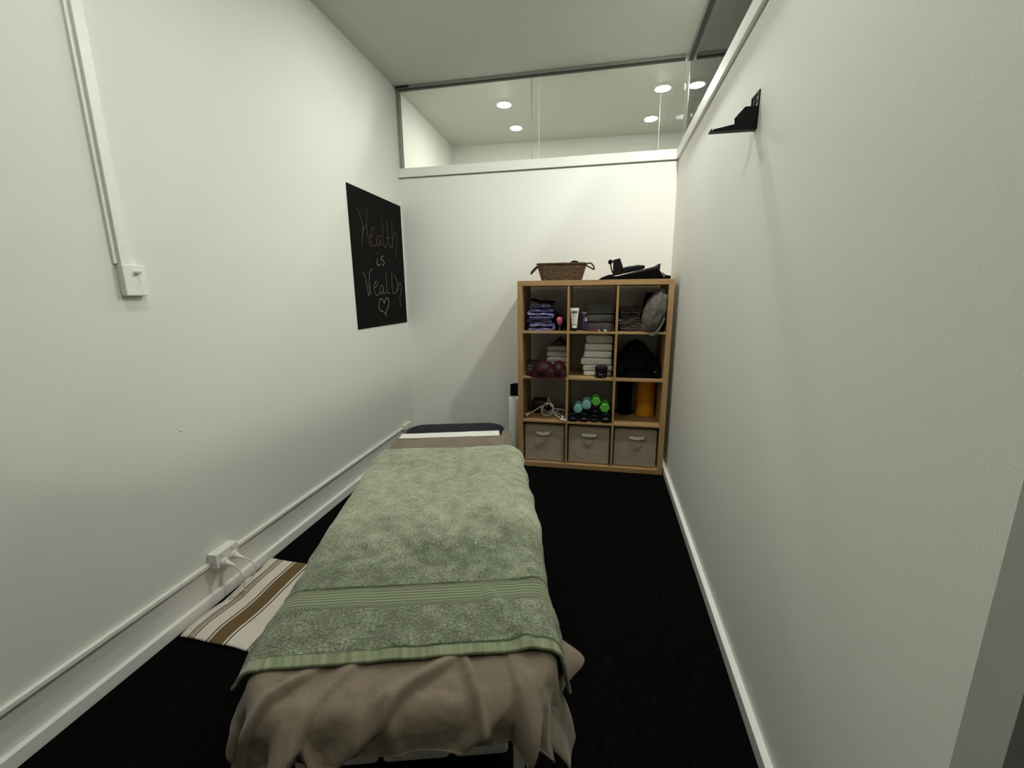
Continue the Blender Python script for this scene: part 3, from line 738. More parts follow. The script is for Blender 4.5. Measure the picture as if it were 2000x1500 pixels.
# fabric bins
def linen(name, a, b):
    t = NT(name); v1 = t.coords('Object', (1, 1, 9)); v2 = t.coords('Object', (9, 9, 1)); v3 = t.coords()
    k = t.math('ADD', t.math('MULTIPLY', t.noise(v1, 60, 3), .5), t.math('MULTIPLY', t.noise(v2, 60, 3), .5))
    k2 = t.math('ADD', t.math('MULTIPLY', k, .7), t.math('MULTIPLY', t.noise(v3, 11, 3), .3))
    t.col(t.ramp(k2, [(.35, a), (.65, b)])); t.set(Roughness=.9); t.b.inputs['Specular IOR Level'].default_value = .2
    t.bump(k, .4, .002); return t.m
M_bin = linen('grey_beige_linen', srgb(150, 138, 121), srgb(178, 165, 147))
M_strap = plain('pale_strap', srgb(196, 188, 174), .55, .05, 80)
def fabric_bin(i, label, hu, tilt):
    r = put('fabric_bin', label, 'storage bin', cu(i)+CW/2, .030, TO+.001, 'fabric bins in the bottom row')
    hw, d, h = CW/2-.008, .35, CH-.028
    fn = lambda p: Vector((p.x + .0025*nz(p.z*7, p.y*6, i), p.y + (-.006 + .006*fbm(p.x*5+i*3, p.z*6, 1))*sstep(.1, 0, p.y)*sstep(.0, .05, p.z)*sstep(h, h-.05, p.z), p.z))
    m = MB(); m.slab(-hw, hw, .008, d, 0, h, rc=.012, re=.004, nx=14, rings=2)
    # hollow it from above: inner well
    m.slab(-hw+.006, hw-.006, .014, d-.006, h-.06, h+.0004, rc=.01, re=.002, nx=2, rings=2)
    m.build('body', M_bin, r)
    pf = MB()
    us = [-hw+.002 + (2*hw-.004)*k/40 for k in range(41)]; zs = [.002 + (h-.004)*k/30 for k in range(31)]
    pf.sheet(lambda x, z: Vector((x, .0065 - .004*max(0, .4+fbm(x*6+i*5, z*7, 2))*sin(pi*(x+hw)/(2*hw))*sin(pi*z/h), z)), us, zs).build('front_panel', M_bin, r, solid=.0015, soff=-1)
    hz = h*.78
    MB().box(hu-.070, hu-.046, -.0005, .0012, hz-.010, hz+.014).build('handle_tab', M_bin, r, .001, smooth=False)
    MB().box(hu+.046, hu+.070, -.0005, .0012, hz-.010, hz+.014).build('handle_tab', M_bin, r, .001, smooth=False)
    pts = [Vector((hu-.056, -.003, hz+.002)), Vector((hu-.036, -.011-.004*tilt, hz+.003)), Vector((hu, -.015-.005*tilt, hz+.002-.005*tilt)), Vector((hu+.036, -.011-.004*tilt, hz+.003)), Vector((hu+.056, -.003, hz+.002))]
    pp = catmull(pts, 6); m = MB(); L = []
    for p in pp: L.append([m.v(p+Vector((0, a, b))) for a, b in ((0, -.012), (-.004, -.012), (-.004, .012), (0, .012))])
    for a, b in zip(L, L[1:]):
        for k in range(4): m.f([a[k], a[(k+1) % 4], b[(k+1) % 4], b[k]])
    m.f(L[0][::-1]); m.f(L[-1]); m.build('handle', M_strap, r, .001, smooth=False)
    return r
fabric_bin(0, 'grey beige fabric bin in the bottom left cube of the shelf', -.012, 1.2)
fabric_bin(1, 'grey beige fabric bin in the bottom middle cube of the shelf', .0, .3)
fabric_bin(2, 'grey beige fabric bin in the bottom right cube of the shelf', .008, .5)

# ---- basket on top
def weave():
    t = NT('woven_seagrass'); v = t.coords('Object', (1, 1, 1))
    w1 = t.n('ShaderNodeTexWave'); w1.wave_type = 'BANDS'; w1.bands_direction = 'Z'; w1.inputs['Scale'].default_value = 30; w1.inputs['Distortion'].default_value = 3; w1.inputs['Detail'].default_value = 2; w1.inputs['Detail Scale'].default_value = 3
    t.l(v, w1.inputs['Vector'])
    vo = t.n('ShaderNodeTexVoronoi'); vo.inputs['Scale'].default_value = 1; t.l(t.coords('Object', (55, 55, 110)), vo.inputs['Vector'])
    k = t.math('ADD', t.math('MULTIPLY', w1.outputs['Fac'], .4), t.math('MULTIPLY', t.noise(v, 70, 3), .6))
    c = t.ramp(k, [(.25, srgb(38, 26, 12)), (.5, srgb(84, 64, 38)), (.78, srgb(128, 104, 70))])
    t.col(c); t.set(Roughness=.75); t.bump(t.math('ADD', k, t.math('MULTIPLY', vo.outputs['Distance'], .8)), .9, .006); return t.m
M_weave = weave()
bk = put('woven_basket', 'brown woven basket with rope handles on top of the cube shelf', 'basket', .318, .16, SHT+.001)
def frus(z): return .150 + .036*z/.122, .088 + .020*z/.122
m = MB(); R = []
N = 64
def rr(hx, hy, r, n=N):
    out = []
    for k in range(n):
        a = 2*pi*k/n; ca, sa = cos(a), sin(a); e = .30
        out.append((hx*math.copysign(abs(ca)**e, ca), hy*math.copysign(abs(sa)**e, sa)))
    return out
rings = []
for z in [0] + [.122*k/12 for k in range(1, 13)]:
    hx, hy = frus(z); w_ = .0009*(1 if int(z/.0102) % 2 else -1)
    rings.append([m.v((x*(1+w_/hx), y*(1+w_/hy), z + .002*nz(x*60, y*60, z*60))) for x, y in rr(hx, hy, .02)])
for z in [.122 - .116*k/4 for k in range(5)]:
    hx, hy = frus(z); rings.append([m.v((x*(1-.008/hx), y*(1-.008/hy), z)) for x, y in rr(hx, hy, .02)])
for a, b in zip(rings, rings[1:]):
    for k in range(N): m.f([a[k], a[(k+1) % N], b[(k+1) % N], b[k]])
m.f(rings[0][::-1]); m.f(rings[-1]); m.build('body', M_weave, bk)
hx, hy = frus(.122)
MB().tube([(x, y, .122) for x, y in rr(hx-.002, hy-.002, .02)], .006, 8, closed=True).build('rim', M_weave, bk)
for s in (-1, 1):
    dz = -.048 if s < 0 else -.035
    pts = [(s*.181, -.030, .112), (s*.205, -.034, .108+dz*.3), (s*.232, -.026, .108+dz*.9), (s*.238, 0, .104+dz), (s*.232, .026, .108+dz*.9), (s*.205, .034, .108+dz*.3), (s*.181, .030, .112)]
    if s > 0: pts = [(s*.181, -.030, .118), (s*.215, -.036, .124), (s*.240, -.026, .098), (s*.240, .0, .080), (s*.232, .026, .085), (s*.205, .034, .1), (s*.181, .030, .112)]
    MB().tube(catmull(pts, 6), .0055, 8).build('handle', plain('dark_rope', srgb(62, 44, 30), .8, .15, 300, bump=.5), bk)
tag(MB().ell(SW(.415, .12, SHT+.112), (.042, .05, .034), fn=lambda d: 1+.06*nz(d.x*3, d.y*3, d.z*3)).build('black_pouch', M_black2), 'soft black pouch poking out of the woven basket', 'pouch')

# ---- black gear on top, right
M_greyplastic2 = plain('dark_grey_plastic', (.03, .03, .03, 1), .4, .05)
gp = put('soft_pouch', 'flat black pouch tapering to a point beside the folded black equipment on the shelf', 'pouch', .645, .12, SHT+.001)
def prof(pts, x):
    for (a, b), (c, d) in zip(pts, pts[1:]):
        if a <= x <= c:
            t = (x-a)/(c-a); t = t*t*(3-2*t)*.5 + t*.5; return b + (d-b)*t
    return pts[0][1] if x < pts[0][0] else pts[-1][1]
def mound(m, x0, x1, y0, y1, H, nu=48, nv=24, pw=3.0, fn=None):
    """solid with a flat underside: height profile H(x), blunt across y"""
    G = []
    for j in range(nv+1):
        b = -1 + 2*j/nv; row = []
        for i in range(nu+1):
            x = x0 + (x1-x0)*i/nu; yw = 1.0
            y = (y0+y1)/2 + (y1-y0)/2*b
            h = H(x)*max(0, 1-abs(b)**pw)**(1/pw)
            p = Vector((x, y, h)); p = fn(p, b) if fn else p
            row.append((m.v(p), m.v((p.x, p.y, 0)) if 0 < j < nv and 0 < i < nu and h > 1e-4 else None))
        G.append(row)
    top = lambda j, i: G[j][i][0]
    for j in range(nv):
        for i in range(nu): m.f([top(j, i), top(j, i+1), top(j+1, i+1), top(j+1, i)])
    # underside and ends
    bot = [[None]*(nu+1) for _ in range(nv+1)]
    for j in range(nv+1):
        for i in range(nu+1):
            t = G[j][i][0]; bot[j][i] = t if t.co.z < 1e-5 else m.v((t.co.x, t.co.y, 0))
    for j in range(nv):
        for i in range(nu): m.f([bot[j][i], bot[j+1][i], bot[j+1][i+1], bot[j][i+1]])
    for i in (0, nu):
        for j in range(nv):
            q = [top(j, i), top(j+1, i), bot[j+1][i], bot[j][i]]
            q2 = []
            for v in q:
                if v not in q2: q2.append(v)
            if len(q2) > 2: m.f(q2)
    return m
mound(MB(), -.058, .062, -.055, .055, lambda x: prof([(-.058, 0), (-.02, .022), (.02, .036), (.05, .040), (.062, .030)], x), 24, 16, 2.2).build('body', M_black2, gp)
MB().tube(catmull([(.055, -.02, .03), (.064, -.028, .03), (.072, -.03, .02)], 6), .004, 8).build('strap', M_greyplastic, gp)
fg = put('folded_equipment', 'folded black padded equipment lying on the shelf top beside the right wall', 'equipment', .88, .14, SHT+.001)
RXZ = Matrix(((1, 0, 0, 0), (0, 0, -1, 0), (0, 1, 0, 0), (0, 0, 0, 1)))   # polygon in x-z, extruded along -y
def xz(m, poly, y0, y1): return m.prism(poly, -y1, -y0, RXZ)
xz(MB(), [(-.20, 0), (.13, 0), (.155, .018), (.142, .060), (.10, .072), (-.05, .040), (-.17, .022)], -.09, .09).build('base_pad', M_black2, fg, .006)
xz(MB(), [(-.155, .024), (.125, .094), (.133, .078), (-.10, .020)], -.085, .085).build('slant_panel', M_greyplastic2, fg, .003)
xz(MB(), [(.126, .058), (.142, .062), (.142, .108), (.128, .104)], -.088, .088).build('end_cap', M_black3, fg, .003)
xz(MB(), [(-.182, .030), (-.1105, .040), (-.1105, .085), (-.136, .154), (-.188, .140), (-.182, .12)], -.05, .02).build('upright_block', M_black3, fg, .006)
MB().lathe([(.0145, -.04), (.016, -.036), (.016, .016), (.0145, .02)], 16, Matrix.Translation((-.203, 0, .130)) @ Matrix.Rotation(pi/2, 4, 'X')).build('roller', M_black2, fg)
xz(MB(), [(-.110, .044), (.0, .066), (.040, .076), (.041, .098), (-.01, .103), (-.075, .093), (-.110, .086)], -.06, .05).build('arm_pad', M_black3, fg, .008)
MB().tube(catmull([(-.203, -.03, .118), (-.196, -.04, .085), (-.186, -.045, .055), (-.170, -.04, .036)], 6), .005, 6).build('strap', M_black2, fg)
MB().tube([(.128, -.06, .062), (.16, -.075, .034), (.175, -.08, .012)], .007, 8).build('grey_strut', M_greyplastic, fg)
xz(MB(), [(.13, 0), (.222, 0), (.222, .022), (.185, .028), (.165, .046), (.14, .042)], -.06, .06).build('tail_strap', M_black2, fg, .005)

# ---- top row, left cube: satin pieces
def satin(name, a, b, s=.5):
    t = NT(name); v = t.coords(); n = t.noise(v, 28, 3, .6)
    t.col(t.ramp(n, [(.3, a), (.7, b)])); t.set(Roughness=.2, Metallic=.35); t.b.inputs['Specular IOR Level'].default_value = .9
    t.bump(t.noise(v, 40, 3, .6), 1.0, .012); return t.m
M_sat = satin('periwinkle_satin', srgb(70, 68, 130), srgb(150, 146, 204)); M_satd = satin('dark_satin', srgb(34, 30, 60), srgb(62, 56, 92))
def fold_path(w, h, n, th, seed=0, z0=0):
    """zigzag of n layers, width w, total height h"""
    pts = []; dz = (h-th)/(n-1) if n > 1 else 0; rnd = random.Random(seed)
    for k in range(n):
        z = z0 + th/2 + k*dz; l, r = -w/2 + rnd.uniform(0, .012), w/2 - rnd.uniform(0, .012)
        a, b = (l, r) if k % 2 == 0 else (r, l); s = 1 if b > a else -1
        m = 8
        for i in range(m+1):
            x = a + s*dz/2*.6 + (b-a - s*dz*1.2*.5)*i/m
            pts.append((x, z + min(dz, .012)*.20*sin(i*1.3+k+seed)))
        if k < n-1:
            for i in range(1, 5):
                an = -pi/2 + pi*i/5
                pts.append((b + s*(cos(an)*dz/2*.75 - dz*.3), z + dz/2 + dz/2*sin(an)))
    return pts
u0 = cu(0); zf3 = cz(3)
specs = [(.215, .052, 2, .017, M_sat, .172, 'folded shiny periwinkle satin cover, bottom of the satin stack'),
         (.195, .034, 3, .007, M_satd, .165, 'folded dark violet satin cover, second up in the satin stack'),
         (.200, .064, 3, .014, M_sat, .172, 'folded shiny periwinkle satin cover, third up in the satin stack'),
         (.165, .040, 4, .007, M_satd, .160, 'folded dark violet satin cover, topmost of the satin stack')]
z = zf3 + .0015
for i, (w_, h_, n_, th, mt, uc, lb) in enumerate(specs):
    r = put('satin_cover', lb, 'folded cover', uc, .055, z, 'satin covers in the top left cube')
    wob = lambda p, i=i: Vector((p.x + .006*nz(p.y*8, p.z*20, i) , p.y + .010*nz(p.x*9, p.z*30, i+3), max(0.0003, p.z*(1-.0*p.y)) ))
    MB().ribbon(fold_path(w_, h_, n_, th, i+1), th, 0, .19, 6, wob).build('folded_cloth', mt, r)
    z += h_ + .0035
r = tag(MB().slab(-.075, .11, -.07, .08, 0, .018, rc=.03, re=.008, nx=8, fn=lambda p: Vector((p.x, p.y, p.z + .02*sstep(.02, -.08, p.x)+.004*nz(p.x*14, p.y*14)))).build('dark_cloth', M_black2),
        'dark folded cloth lying on top of the satin stack', 'folded cloth'); r.location = SW(.158, .16, z+.001); r.rotation_euler = (0, 0, SYAW)
r = tag(mound(MB(), -.07, .07, -.06, .06, lambda x: prof([(-.07, .15), (-.02, .12), (.03, .07), (.07, .012)], x), 20, 14, 3, fn=lambda p, b: Vector((p.x, p.y, p.z*(1+.1*nz(p.x*20, p.y*20))))).build('black_bag', M_black2),
        'black soft bag behind the pink bulb massager', 'bag'); r.location = SW(.300, .30, zf3+.001); r.rotation_euler = (0, 0, SYAW)
# pink bulb massager
M_pink = plain('pink_rubber', srgb(206, 96, 118), .35, .03, 30)
pb = put('bulb_massager', 'small pink bulb on a black base beside the satin stack', 'massager', .315, .075, zf3+.001)
MB().lathe([(.0001, 0), (.022, 0), (.023, .005), (.018, .012), (.014, .03), (.013, .040)], 24).build('base', M_black3, pb)
MB().lathe([(.0075, .0402), (.0085, .043), (.014, .050), (.023, .066), (.0265, .080), (.0245, .092), (.017, .101), (.008, .105), (.0001, .106)], 28, cap=False).build('bulb', M_pink, pb)
MB().tube(catmull([(.010, .008, .004), (.02, .05, .03), (.012, .055, .10), (-.004, .04, .13), (-.022, .06, .12)], 8), .002, 6).build('cord', M_black3, pb)

# ---- top row, middle cube
M_tube = plain('white_tube_plastic', (.80, .80, .76, 1), .3, .01)
tu = put('cream_tube', 'white squeeze tube with grey print standing on its black cap', 'tube', .427, .045, zf3+.001)
m = MB(); rings = []
for k in range(13):
    t = k/12; z = .0235 + .148*t; hx = .0195 + .0135*t; hy = .0185*(1-t)**.7 + .0012
    rings.append([m.v((hx*cos(2*pi*i/32), hy*sin(2*pi*i/32), z)) for i in range(32)])
for a, b in zip(rings, rings[1:]):
    for k in range(32): m.f([a[k], a[(k+1) % 32], b[(k+1) % 32], b[k]])
m.f(rings[0][::-1]); m.f(rings[-1]); m.build('body', M_tube, tu)
MB().lathe([(.0001, 0), (.0195, 0), (.020, .002), (.0195, .0225), (.0001, .0230)], 24).build('cap', M_black3, tu)
M_print = plain('grey_print', srgb(96, 96, 90), .5, .03); M_print2 = plain('dark_print', srgb(58, 58, 56), .5, .03)
def tube_y(z, x):
    t = (z-.0235)/.148; hx = .0195 + .0135*t; hy = .0185*(1-t)**.7 + .0012
    return -hy*sqrt(max(0, 1-(x/hx)**2)) - .0007
def decal(m, x0, x1, z0, z1, n=6):
    us = [x0+(x1-x0)*k/n for k in range(n+1)]
    m.sheet(lambda x, z: Vector((x, tube_y(z, x), z)), us, [z0, (z0+z1)/2, z1])
m = MB(); decal(m, -.021, .021, .134, .152); m.build('print', M_print, tu, solid=.0003)
for q_, mt in (((-.018, .016, .127, .1305), M_print), ((-.015, .012, .112, .1145), M_print), ((-.016, .014, .105, .107), M_print), ((-.019, .016, .0885, .0905), M_print), ((-.011, .013, .0465, .0525), M_print2)):
    m = MB(); decal(m, *q_); m.build('print', mt, tu, solid=.0003)
m = MB()
us = list(range(25)); m.sheet(lambda k, r: Vector((r*cos(2*pi*k/24), tube_y(.072+r*sin(2*pi*k/24), r*cos(2*pi*k/24)), .072+r*sin(2*pi*k/24))), us, [.0065, .0085]); m.build('emblem', M_print2, tu, solid=.0003)
M_purp = plain('purple_plastic', srgb(78, 62, 112), .3, .04); M_purp2 = plain('dark_purple_plastic', srgb(52, 38, 84), .3, .04)
M_silver = plain('silver_cap', srgb(176, 170, 172), .3, .03, metal=.4)
pbt = put('purple_bottle', 'purple cylinder bottle with a wide pale top behind the white tube', 'bottle', .498, .105, zf3+.001)
MB().lathe([(.0001, 0), (.017, 0), (.0175, .003), (.0175, .100), (.015, .106), (.013, .118)], 24).build('body', M_purp, pbt)
MB().lathe([(.0001, .1185), (.014, .1185), (.024, .126), (.0255, .130), (.0255, .137), (.022, .140), (.0001, .1405)], 24).build('cap', M_silver, pbt)
pt = put('purple_roller', 'slim dark purple vial with silver collar beside the purple bottle', 'vial', .512, .055, zf3+.001)
MB().lathe([(.0001, 0), (.010, 0), (.0105, .003), (.0105, .074)], 20).build('body', M_purp2, pt)
MB().lathe([(.0001, .0742), (.0115, .0742), (.0115, .080), (.008, .084), (.0075, .094), (.006, .100), (.0001, .101)], 20).build('cap', M_silver, pt)
RYc = Matrix.Rotation(pi/2, 4, 'Y')
pn = put('marker_pen', 'dark red pen lying on the shelf edge in front of the grey towels', 'pen', .532, .026, zf3+.0085)
MB().lathe([(.0001, 0), (.0065, .001), (.007, .004), (.007, .072), (.0001, .0725)], 16, RYc).build('barrel', plain('dark_red_plastic', srgb(92, 22, 34), .3, .04), pn)
MB().lathe([(.0001, .073), (.0062, .073), (.0062, .086), (.0001, .0862)], 14, RYc).build('collar', M_silver, pn)
pn = put('marker_pen', 'black pen with a pale band lying right of the red pen', 'pen', .622, .026, zf3+.0080)
MB().lathe([(.0001, 0), (.0065, .001), (.0065, .022), (.0001, .0221)], 16, RYc).build('barrel', M_black3, pn)
MB().lathe([(.0001, .0222), (.0067, .0222), (.0067, .045), (.0001, .0451)], 16, RYc).build('collar', M_silver, pn)
MB().lathe([(.0001, .0452), (.0065, .0452), (.0065, .092), (.003, .097), (.0001, .0972)], 16, RYc).build('tip', M_black3, pn)
M_gtowel = plain('grey_terry', srgb(72, 71, 66), .95, .09, 130, bump=.6, bscale=320, spec=.15, sheen=.2)
def towel_stack(name, cat, u, v, z, hw, dep, hs, mats, labels, group, seed, dx=None):
    for i, h in enumerate(hs):
        ox = dx[i] if dx else 0; hwi = hw[i] if isinstance(hw, (list, tuple)) else hw
        r = put(name, labels[i], cat, u+ox, v, z, group)
        def fn(p, i=i, h=h):
            return Vector((p.x + .006*nz(p.z*40, p.y*6, seed+i), p.y + .007*nz(p.x*11, p.z*40, seed+i+9) + .003*nz(p.x*40, p.z*60, seed), p.z + (.0035*nz(p.x*13, p.y*9, seed+i) - .003*sstep(.5, 1, abs(p.x)/hwi))*sstep(.2*h, h, p.z)))
        MB().slab(-hwi, hwi, 0, dep, 0.0008, h-.0022, rc=.016, re=h*.30, nx=14, ne=6, fn=fn).build('folded_cloth', mats[i] if isinstance(mats, list) else mats, r)
        z += h
    return z
towel_stack('folded_towel', 'towel', .617, .075, zf3, .104, .23, (.062, .062, .075), M_gtowel,
            ['folded dark grey towel, bottom of the grey stack in the top middle cube', 'folded dark grey towel, middle of the grey stack in the top middle cube', 'folded dark grey towel, thick topmost one of the grey stack'], 'grey towels in the top middle cube', 3)

# ---- top row, right cube
M_br = plain('brown_grey_cotton', srgb(74, 68, 60), .9, .12, 60, bump=.3, bscale=300, spec=.15); M_br2 = plain('dark_brown_cotton', srgb(44, 40, 34), .9, .1, 60, bump=.3, bscale=300, spec=.15)
z = zf3 + .001
for i, (w_, h_, n_, th, mt, uc, lb) in enumerate(((.156, .096, 7, .0095, M_br, .834, 'pile of thin brown grey folded sheet, lower part of the stack beside the grey bolster'),
                                            (.146, .070, 5, .0095, M_br2, .830, 'darker brown folded sheet on top of the brown grey folded sheet'))):
    r = put('folded_sheet', lb, 'folded sheet', uc, .05, z, 'folded sheets in the top right cube')
    MB().ribbon(fold_path(w_, h_, n_, th, i+11), th, 0, .26, 6, lambda p, i=i: Vector((p.x + .006*nz(p.y*6, p.z*18, i+30), p.y + .008*nz(p.x*9, p.z*40, i+2), max(.0003, p.z + .004*nz(p.x*10, p.y*7, i)*(p.z/.09))))).build('folded_cloth', mt, r)
    z += h_ + .006
M_bol = plain('grey_washed_cotton', srgb(92, 89, 82), .9, .14, 30, bump=1.0, bscale=46, spec=.2)
bo = put('cushion_bag', 'crumpled grey cloth bag stuffed upright in the top right cube, hanging over its edge', 'bag', 1.0, .085, zf3)
Mr = Matrix.Rotation(.30, 4, 'Y')
def bolfn(d):
    a = atan2(d.y, d.x)
    return 1 + .06*nz(d.x*2.2, d.y*2.2, d.z*2.2) + .035*nz(d.x*6, d.y*6, d.z*3) + .05*abs(sin(a*3.5+d.z*2.5))*.5
m = MB(); m.ell((0.003, -.012, .128), (.080, .105, .178), 72, 48, Mr, bolfn)
for v in m.bm.verts:
    c = v.co
    if c.x > .078: c.x = .078 + (c.x-.078)*.02
    y_w = c.y + .085
    if c.z < .004 and y_w > -.004: c.z = .004 + .01*(c.z)*0
    if c.z < -.03: c.z = -.03 + (c.z+.03)*.35
    c.x += .006*nz(c.x*30, c.y*30, c.z*22); c.y += .006*nz(c.x*22+5, c.y*22, c.z*22)
m.build('bag_body', M_bol, bo)
MB().tube(catmull([(-.045, -.055, -.006), (-.015, -.105, -.020), (.015, -.112, .005), (.045, -.105, .055), (.066, -.085, .105)], 8), .008, 8, rf=lambda t: .6+.5*sin(pi*t)).build('drawstring_seam', M_bol, bo)
r = tag(MB().slab(-.05, .06, -.04, .02, 0, .28, rc=.02, re=.015, nx=4, fn=lambda p: Vector((p.x + .05*p.z/.28, p.y, p.z))).build('dark_cushion', M_black2), 'dark cushion standing behind the crumpled grey bag', 'cushion')
r.location = SW(.962, .32, zf3+.001); r.rotation_euler = (0, 0, SYAW)

# ---- second row, left cube
zf2 = cz(2)
M_wt2 = plain('cream_terry', (.62, .59, .52, 1), .95, .05, 120, bump=.6, bscale=300, spec=.15)
towel_stack('folded_towel', 'towel', .284, .20, zf2, [.084, .082, .084, .080], .20, (.085, .045, .048, .042), [M_wtowel, M_wtowel, M_wt2, M_wt2],
            ['white folded towel behind the maroon cushion, lowest of its stack', 'white folded towel behind the maroon cushion, second from the bottom', 'cream folded towel behind the maroon cushion, third from the bottom', 'cream folded towel behind the maroon cushion, topmost flat one'],
            'towels behind the maroon cushion', 21)
r = tag(mound(MB(), -.055, .075, -.06, .07, lambda x: prof([(-.055, 0), (-.02, .045), (.01, .06), (.05, .03), (.075, 0)], x), 24, 16, 2.0, fn=lambda p, b: Vector((p.x, p.y, p.z*(1+.25*nz(p.x*25, p.y*25))))).build('crumpled_cloth', plain('dark_olive_cloth', srgb(70, 66, 56), .95, .1, 60)),
        'crumpled dark cloth lying on the towels behind the maroon cushion', 'cloth'); r.location = SW(.295, .27, zf2+.222); r.rotation_euler = (0, 0, SYAW)
M_mar = plain('maroon_leatherette', srgb(46, 11, 17), .5, .06, 40, bump=.15, bscale=250, spec=.2)
mc = put('massage_cushion', 'maroon leatherette cushion with two round lobes in the second row left cube', 'cushion', .213, .075, zf2+.0012)
Hm = lambda x: prof([(-.163, .004), (-.12, .030), (-.075, .062), (-.03, .080), (.05, .080), (.12, .080), (.150, .070), (.157, .05)], x)
def mfn(p, b):
    k = sstep(-.17, -.05, p.x)
    return Vector((p.x, p.y*(.30+.70*k) - .018*k*(1-abs(b)), p.z))
m = MB(); mound(m, -.163, .157, -.115, .115, Hm, 60, 30, 3.2, mfn)
m.ell((-.020, -.028, .050), (.086, .096, .074), 40, 24); m.ell((.101, -.028, .050), (.057, .096, .073), 40, 24)
for v in m.bm.verts: v.co.z = max(v.co.z, 0.0); v.co.x = min(v.co.x, .158)
m.build('body', M_mar, mc, merge=False)
for zz, w_ in ((.034, .0022), (.046, .0018)):
    pts = [(-.055+.20*k/20, -.131 + .005*cos(k*.6), zz) for k in range(21)]
    MB().tube(pts, w_, 6).build('seam', M_mar, mc)
gb = put('small_carton', 'small white and grey carton behind the maroon cushion', 'carton', .088, .19, zf2+.001)
MB().box(-.045, .055, 0, .09, 0, .062).build('box', plain('white_card', srgb(150, 146, 140), .7, .05), gb, .001, smooth=False)
MB().box(-.046, .056, -.001, .091, .0624, .09).build('lid', plain('grey_card', srgb(60, 58, 54), .7, .05), gb, .001, smooth=False)
MB().box(-.036, .0, -.0016, -.0003, .038, .047).build('print', M_print2, gb, smooth=False)

# ---- second row, middle cube
lbs = ['white folded towel, lowest of the white stack behind the black jar', 'white folded towel, second from the bottom of the white stack', 'white folded towel, widest one, third from the bottom of the white stack',
       'white folded towel, fourth from the bottom of the white stack', 'cream folded towel, second from the top of the white stack', 'cream folded towel, topmost of the white stack under the shelf board']
towel_stack('folded_towel', 'towel', .606, .10, zf2, [.106, .113, .119, .107, .106, .102], .24, (.040, .046, .055, .054, .060, .066), [M_wtowel]*4+[M_wt2]*2, lbs, 'white towels in the second row middle cube', 40,
            [.004, .003, -.008, .001, .006, .010])
jr = put('black_jar', 'black jar with white lettering in front of the white towel stack', 'jar', .637, .055, zf2+.001)
MB().lathe([(.0001, 0), (.044, 0), (.046, .003), (.046, .062)], 36).build('body', plain('jar_black', (.004, .004, .005, 1), .3, .03, spec=.2), jr)
MB().lathe([(.0001, .0623), (.0468, .0623), (.0472, .065), (.0472, .082), (.045, .085), (.0001, .0852)], 36).build('lid', plain('jar_lid_black', (.008, .007, .007, 1), .4, .03, spec=.2), jr)
def jarbar(m, a0, a1, z0, z1, R=.0464):
    n = 6; m.sheet(lambda a, z: Vector((R*sin(a), -R*cos(a), z)), [a0+(a1-a0)*k/n for k in range(n+1)], [z0, z1])
m = MB(); x = -.34
for w_, h_ in ((.11, .011), (.07, .0065), (.07, .0065), (.07, .0065), (.06, .0065), (.08, .0065), (.05, .009), (.08, .0065)):
    jarbar(m, x, x+w_*.72, .026, .026+h_*.7); x += w_
m.build('lettering', plain('jar_white_print', srgb(190, 188, 186), .5, .02), jr, solid=.0003)
M_jg = plain('jar_grey_print', srgb(90, 90, 90), .5, .02)
for q_ in ((.05, .34, .013, .017), (-.35, -.28, .045, .049), (-.12, -.05, .045, .049)):
    m = MB(); jarbar(m, *q_); m.build('lettering', M_jg, jr, solid=.0003)

# ---- second row, right cube: black bag
bg = put('black_bag', 'large black domed bag filling the second row right cube', 'bag', .912, .06, zf2+.0012)
Hb = lambda x: prof([(-.158, .150), (-.130, .175), (-.105, .205), (-.06, .258), (-.015, .274), (.03, .262), (.075, .215), (.105, .178), (.130, .160), (.150, .10), (.160, .02)], x)
mound(MB(), -.157, .160, .0, .28, Hb, 60, 30, 3.2, lambda p, b: Vector((p.x, p.y + .006*nz(p.x*9, p.z*9), p.z*(1+.03*nz(p.x*12, p.y*12))))).build('body', M_black2, bg)
MB().tube(catmull([(-.12, -.0, .02), (-.08, -.012, .10), (0, -.014, .13), (.08, -.012, .10), (.12, 0, .02)], 8), .006, 6).build('strap', M_black2, bg)
MB().slab(.112, .128, -.012, -.004, .045, .058, rc=.003, re=.002).build('buckle', plain('dull_buckle', srgb(70, 76, 74), .4, .03, metal=.5), bg)

# ---- third row, left cube
zf1 = cz(1)
dv = put('black_device', 'dark rounded device in shadow behind the tangle of white cable', 'device', .150, .24, zf1+.001)
MB().slab(-.075, .075, -.05, .08, 0, .115, rc=.035, re=.028, nx=3).build('body', plain('dark_brown_plastic', srgb(24, 20, 14), .5, .08), dv)
MB().slab(.035, .06, -.0525, -.0503, .07, .082, rc=.004, re=.001).build('badge', M_greyplastic, dv)
M_cable = plain('white_cable', (.70, .68, .63, 1), .4, .02)
cbl = put('charger_cable', 'coiled white cable with round plug and switch in the third row left cube', 'cable', .212, .09, zf1+.001)
c = []
for k in range(0, 60):
    a = 2*pi*k/20*.985 + 2.4
    rr_ = .052 - .0055*(k/20)
    c.append((.012 + rr_*cos(a)*1.0, -.005 + .030*(k/20) + .02*sin(a)*0, .060 + rr_*sin(a)*.95 + .004*(k/20)))
lead = [(-.135, -.01, .032), (-.10, -.012, .052), (-.065, -.012, .075), (-.035, -.01, .095)]
tail = [(.03, .05, .09), (.05, .03, .08), (.062, .0, .05), (.075, -.03, .040), (.10, -.05, .028), (.125, -.062, .014)]
MB().tube(catmull([Vector(p) for p in lead] + [Vector(p) for p in c[3:58]] + [Vector(p) for p in tail], 4), .0034, 8).build('cable', M_cable, cbl)
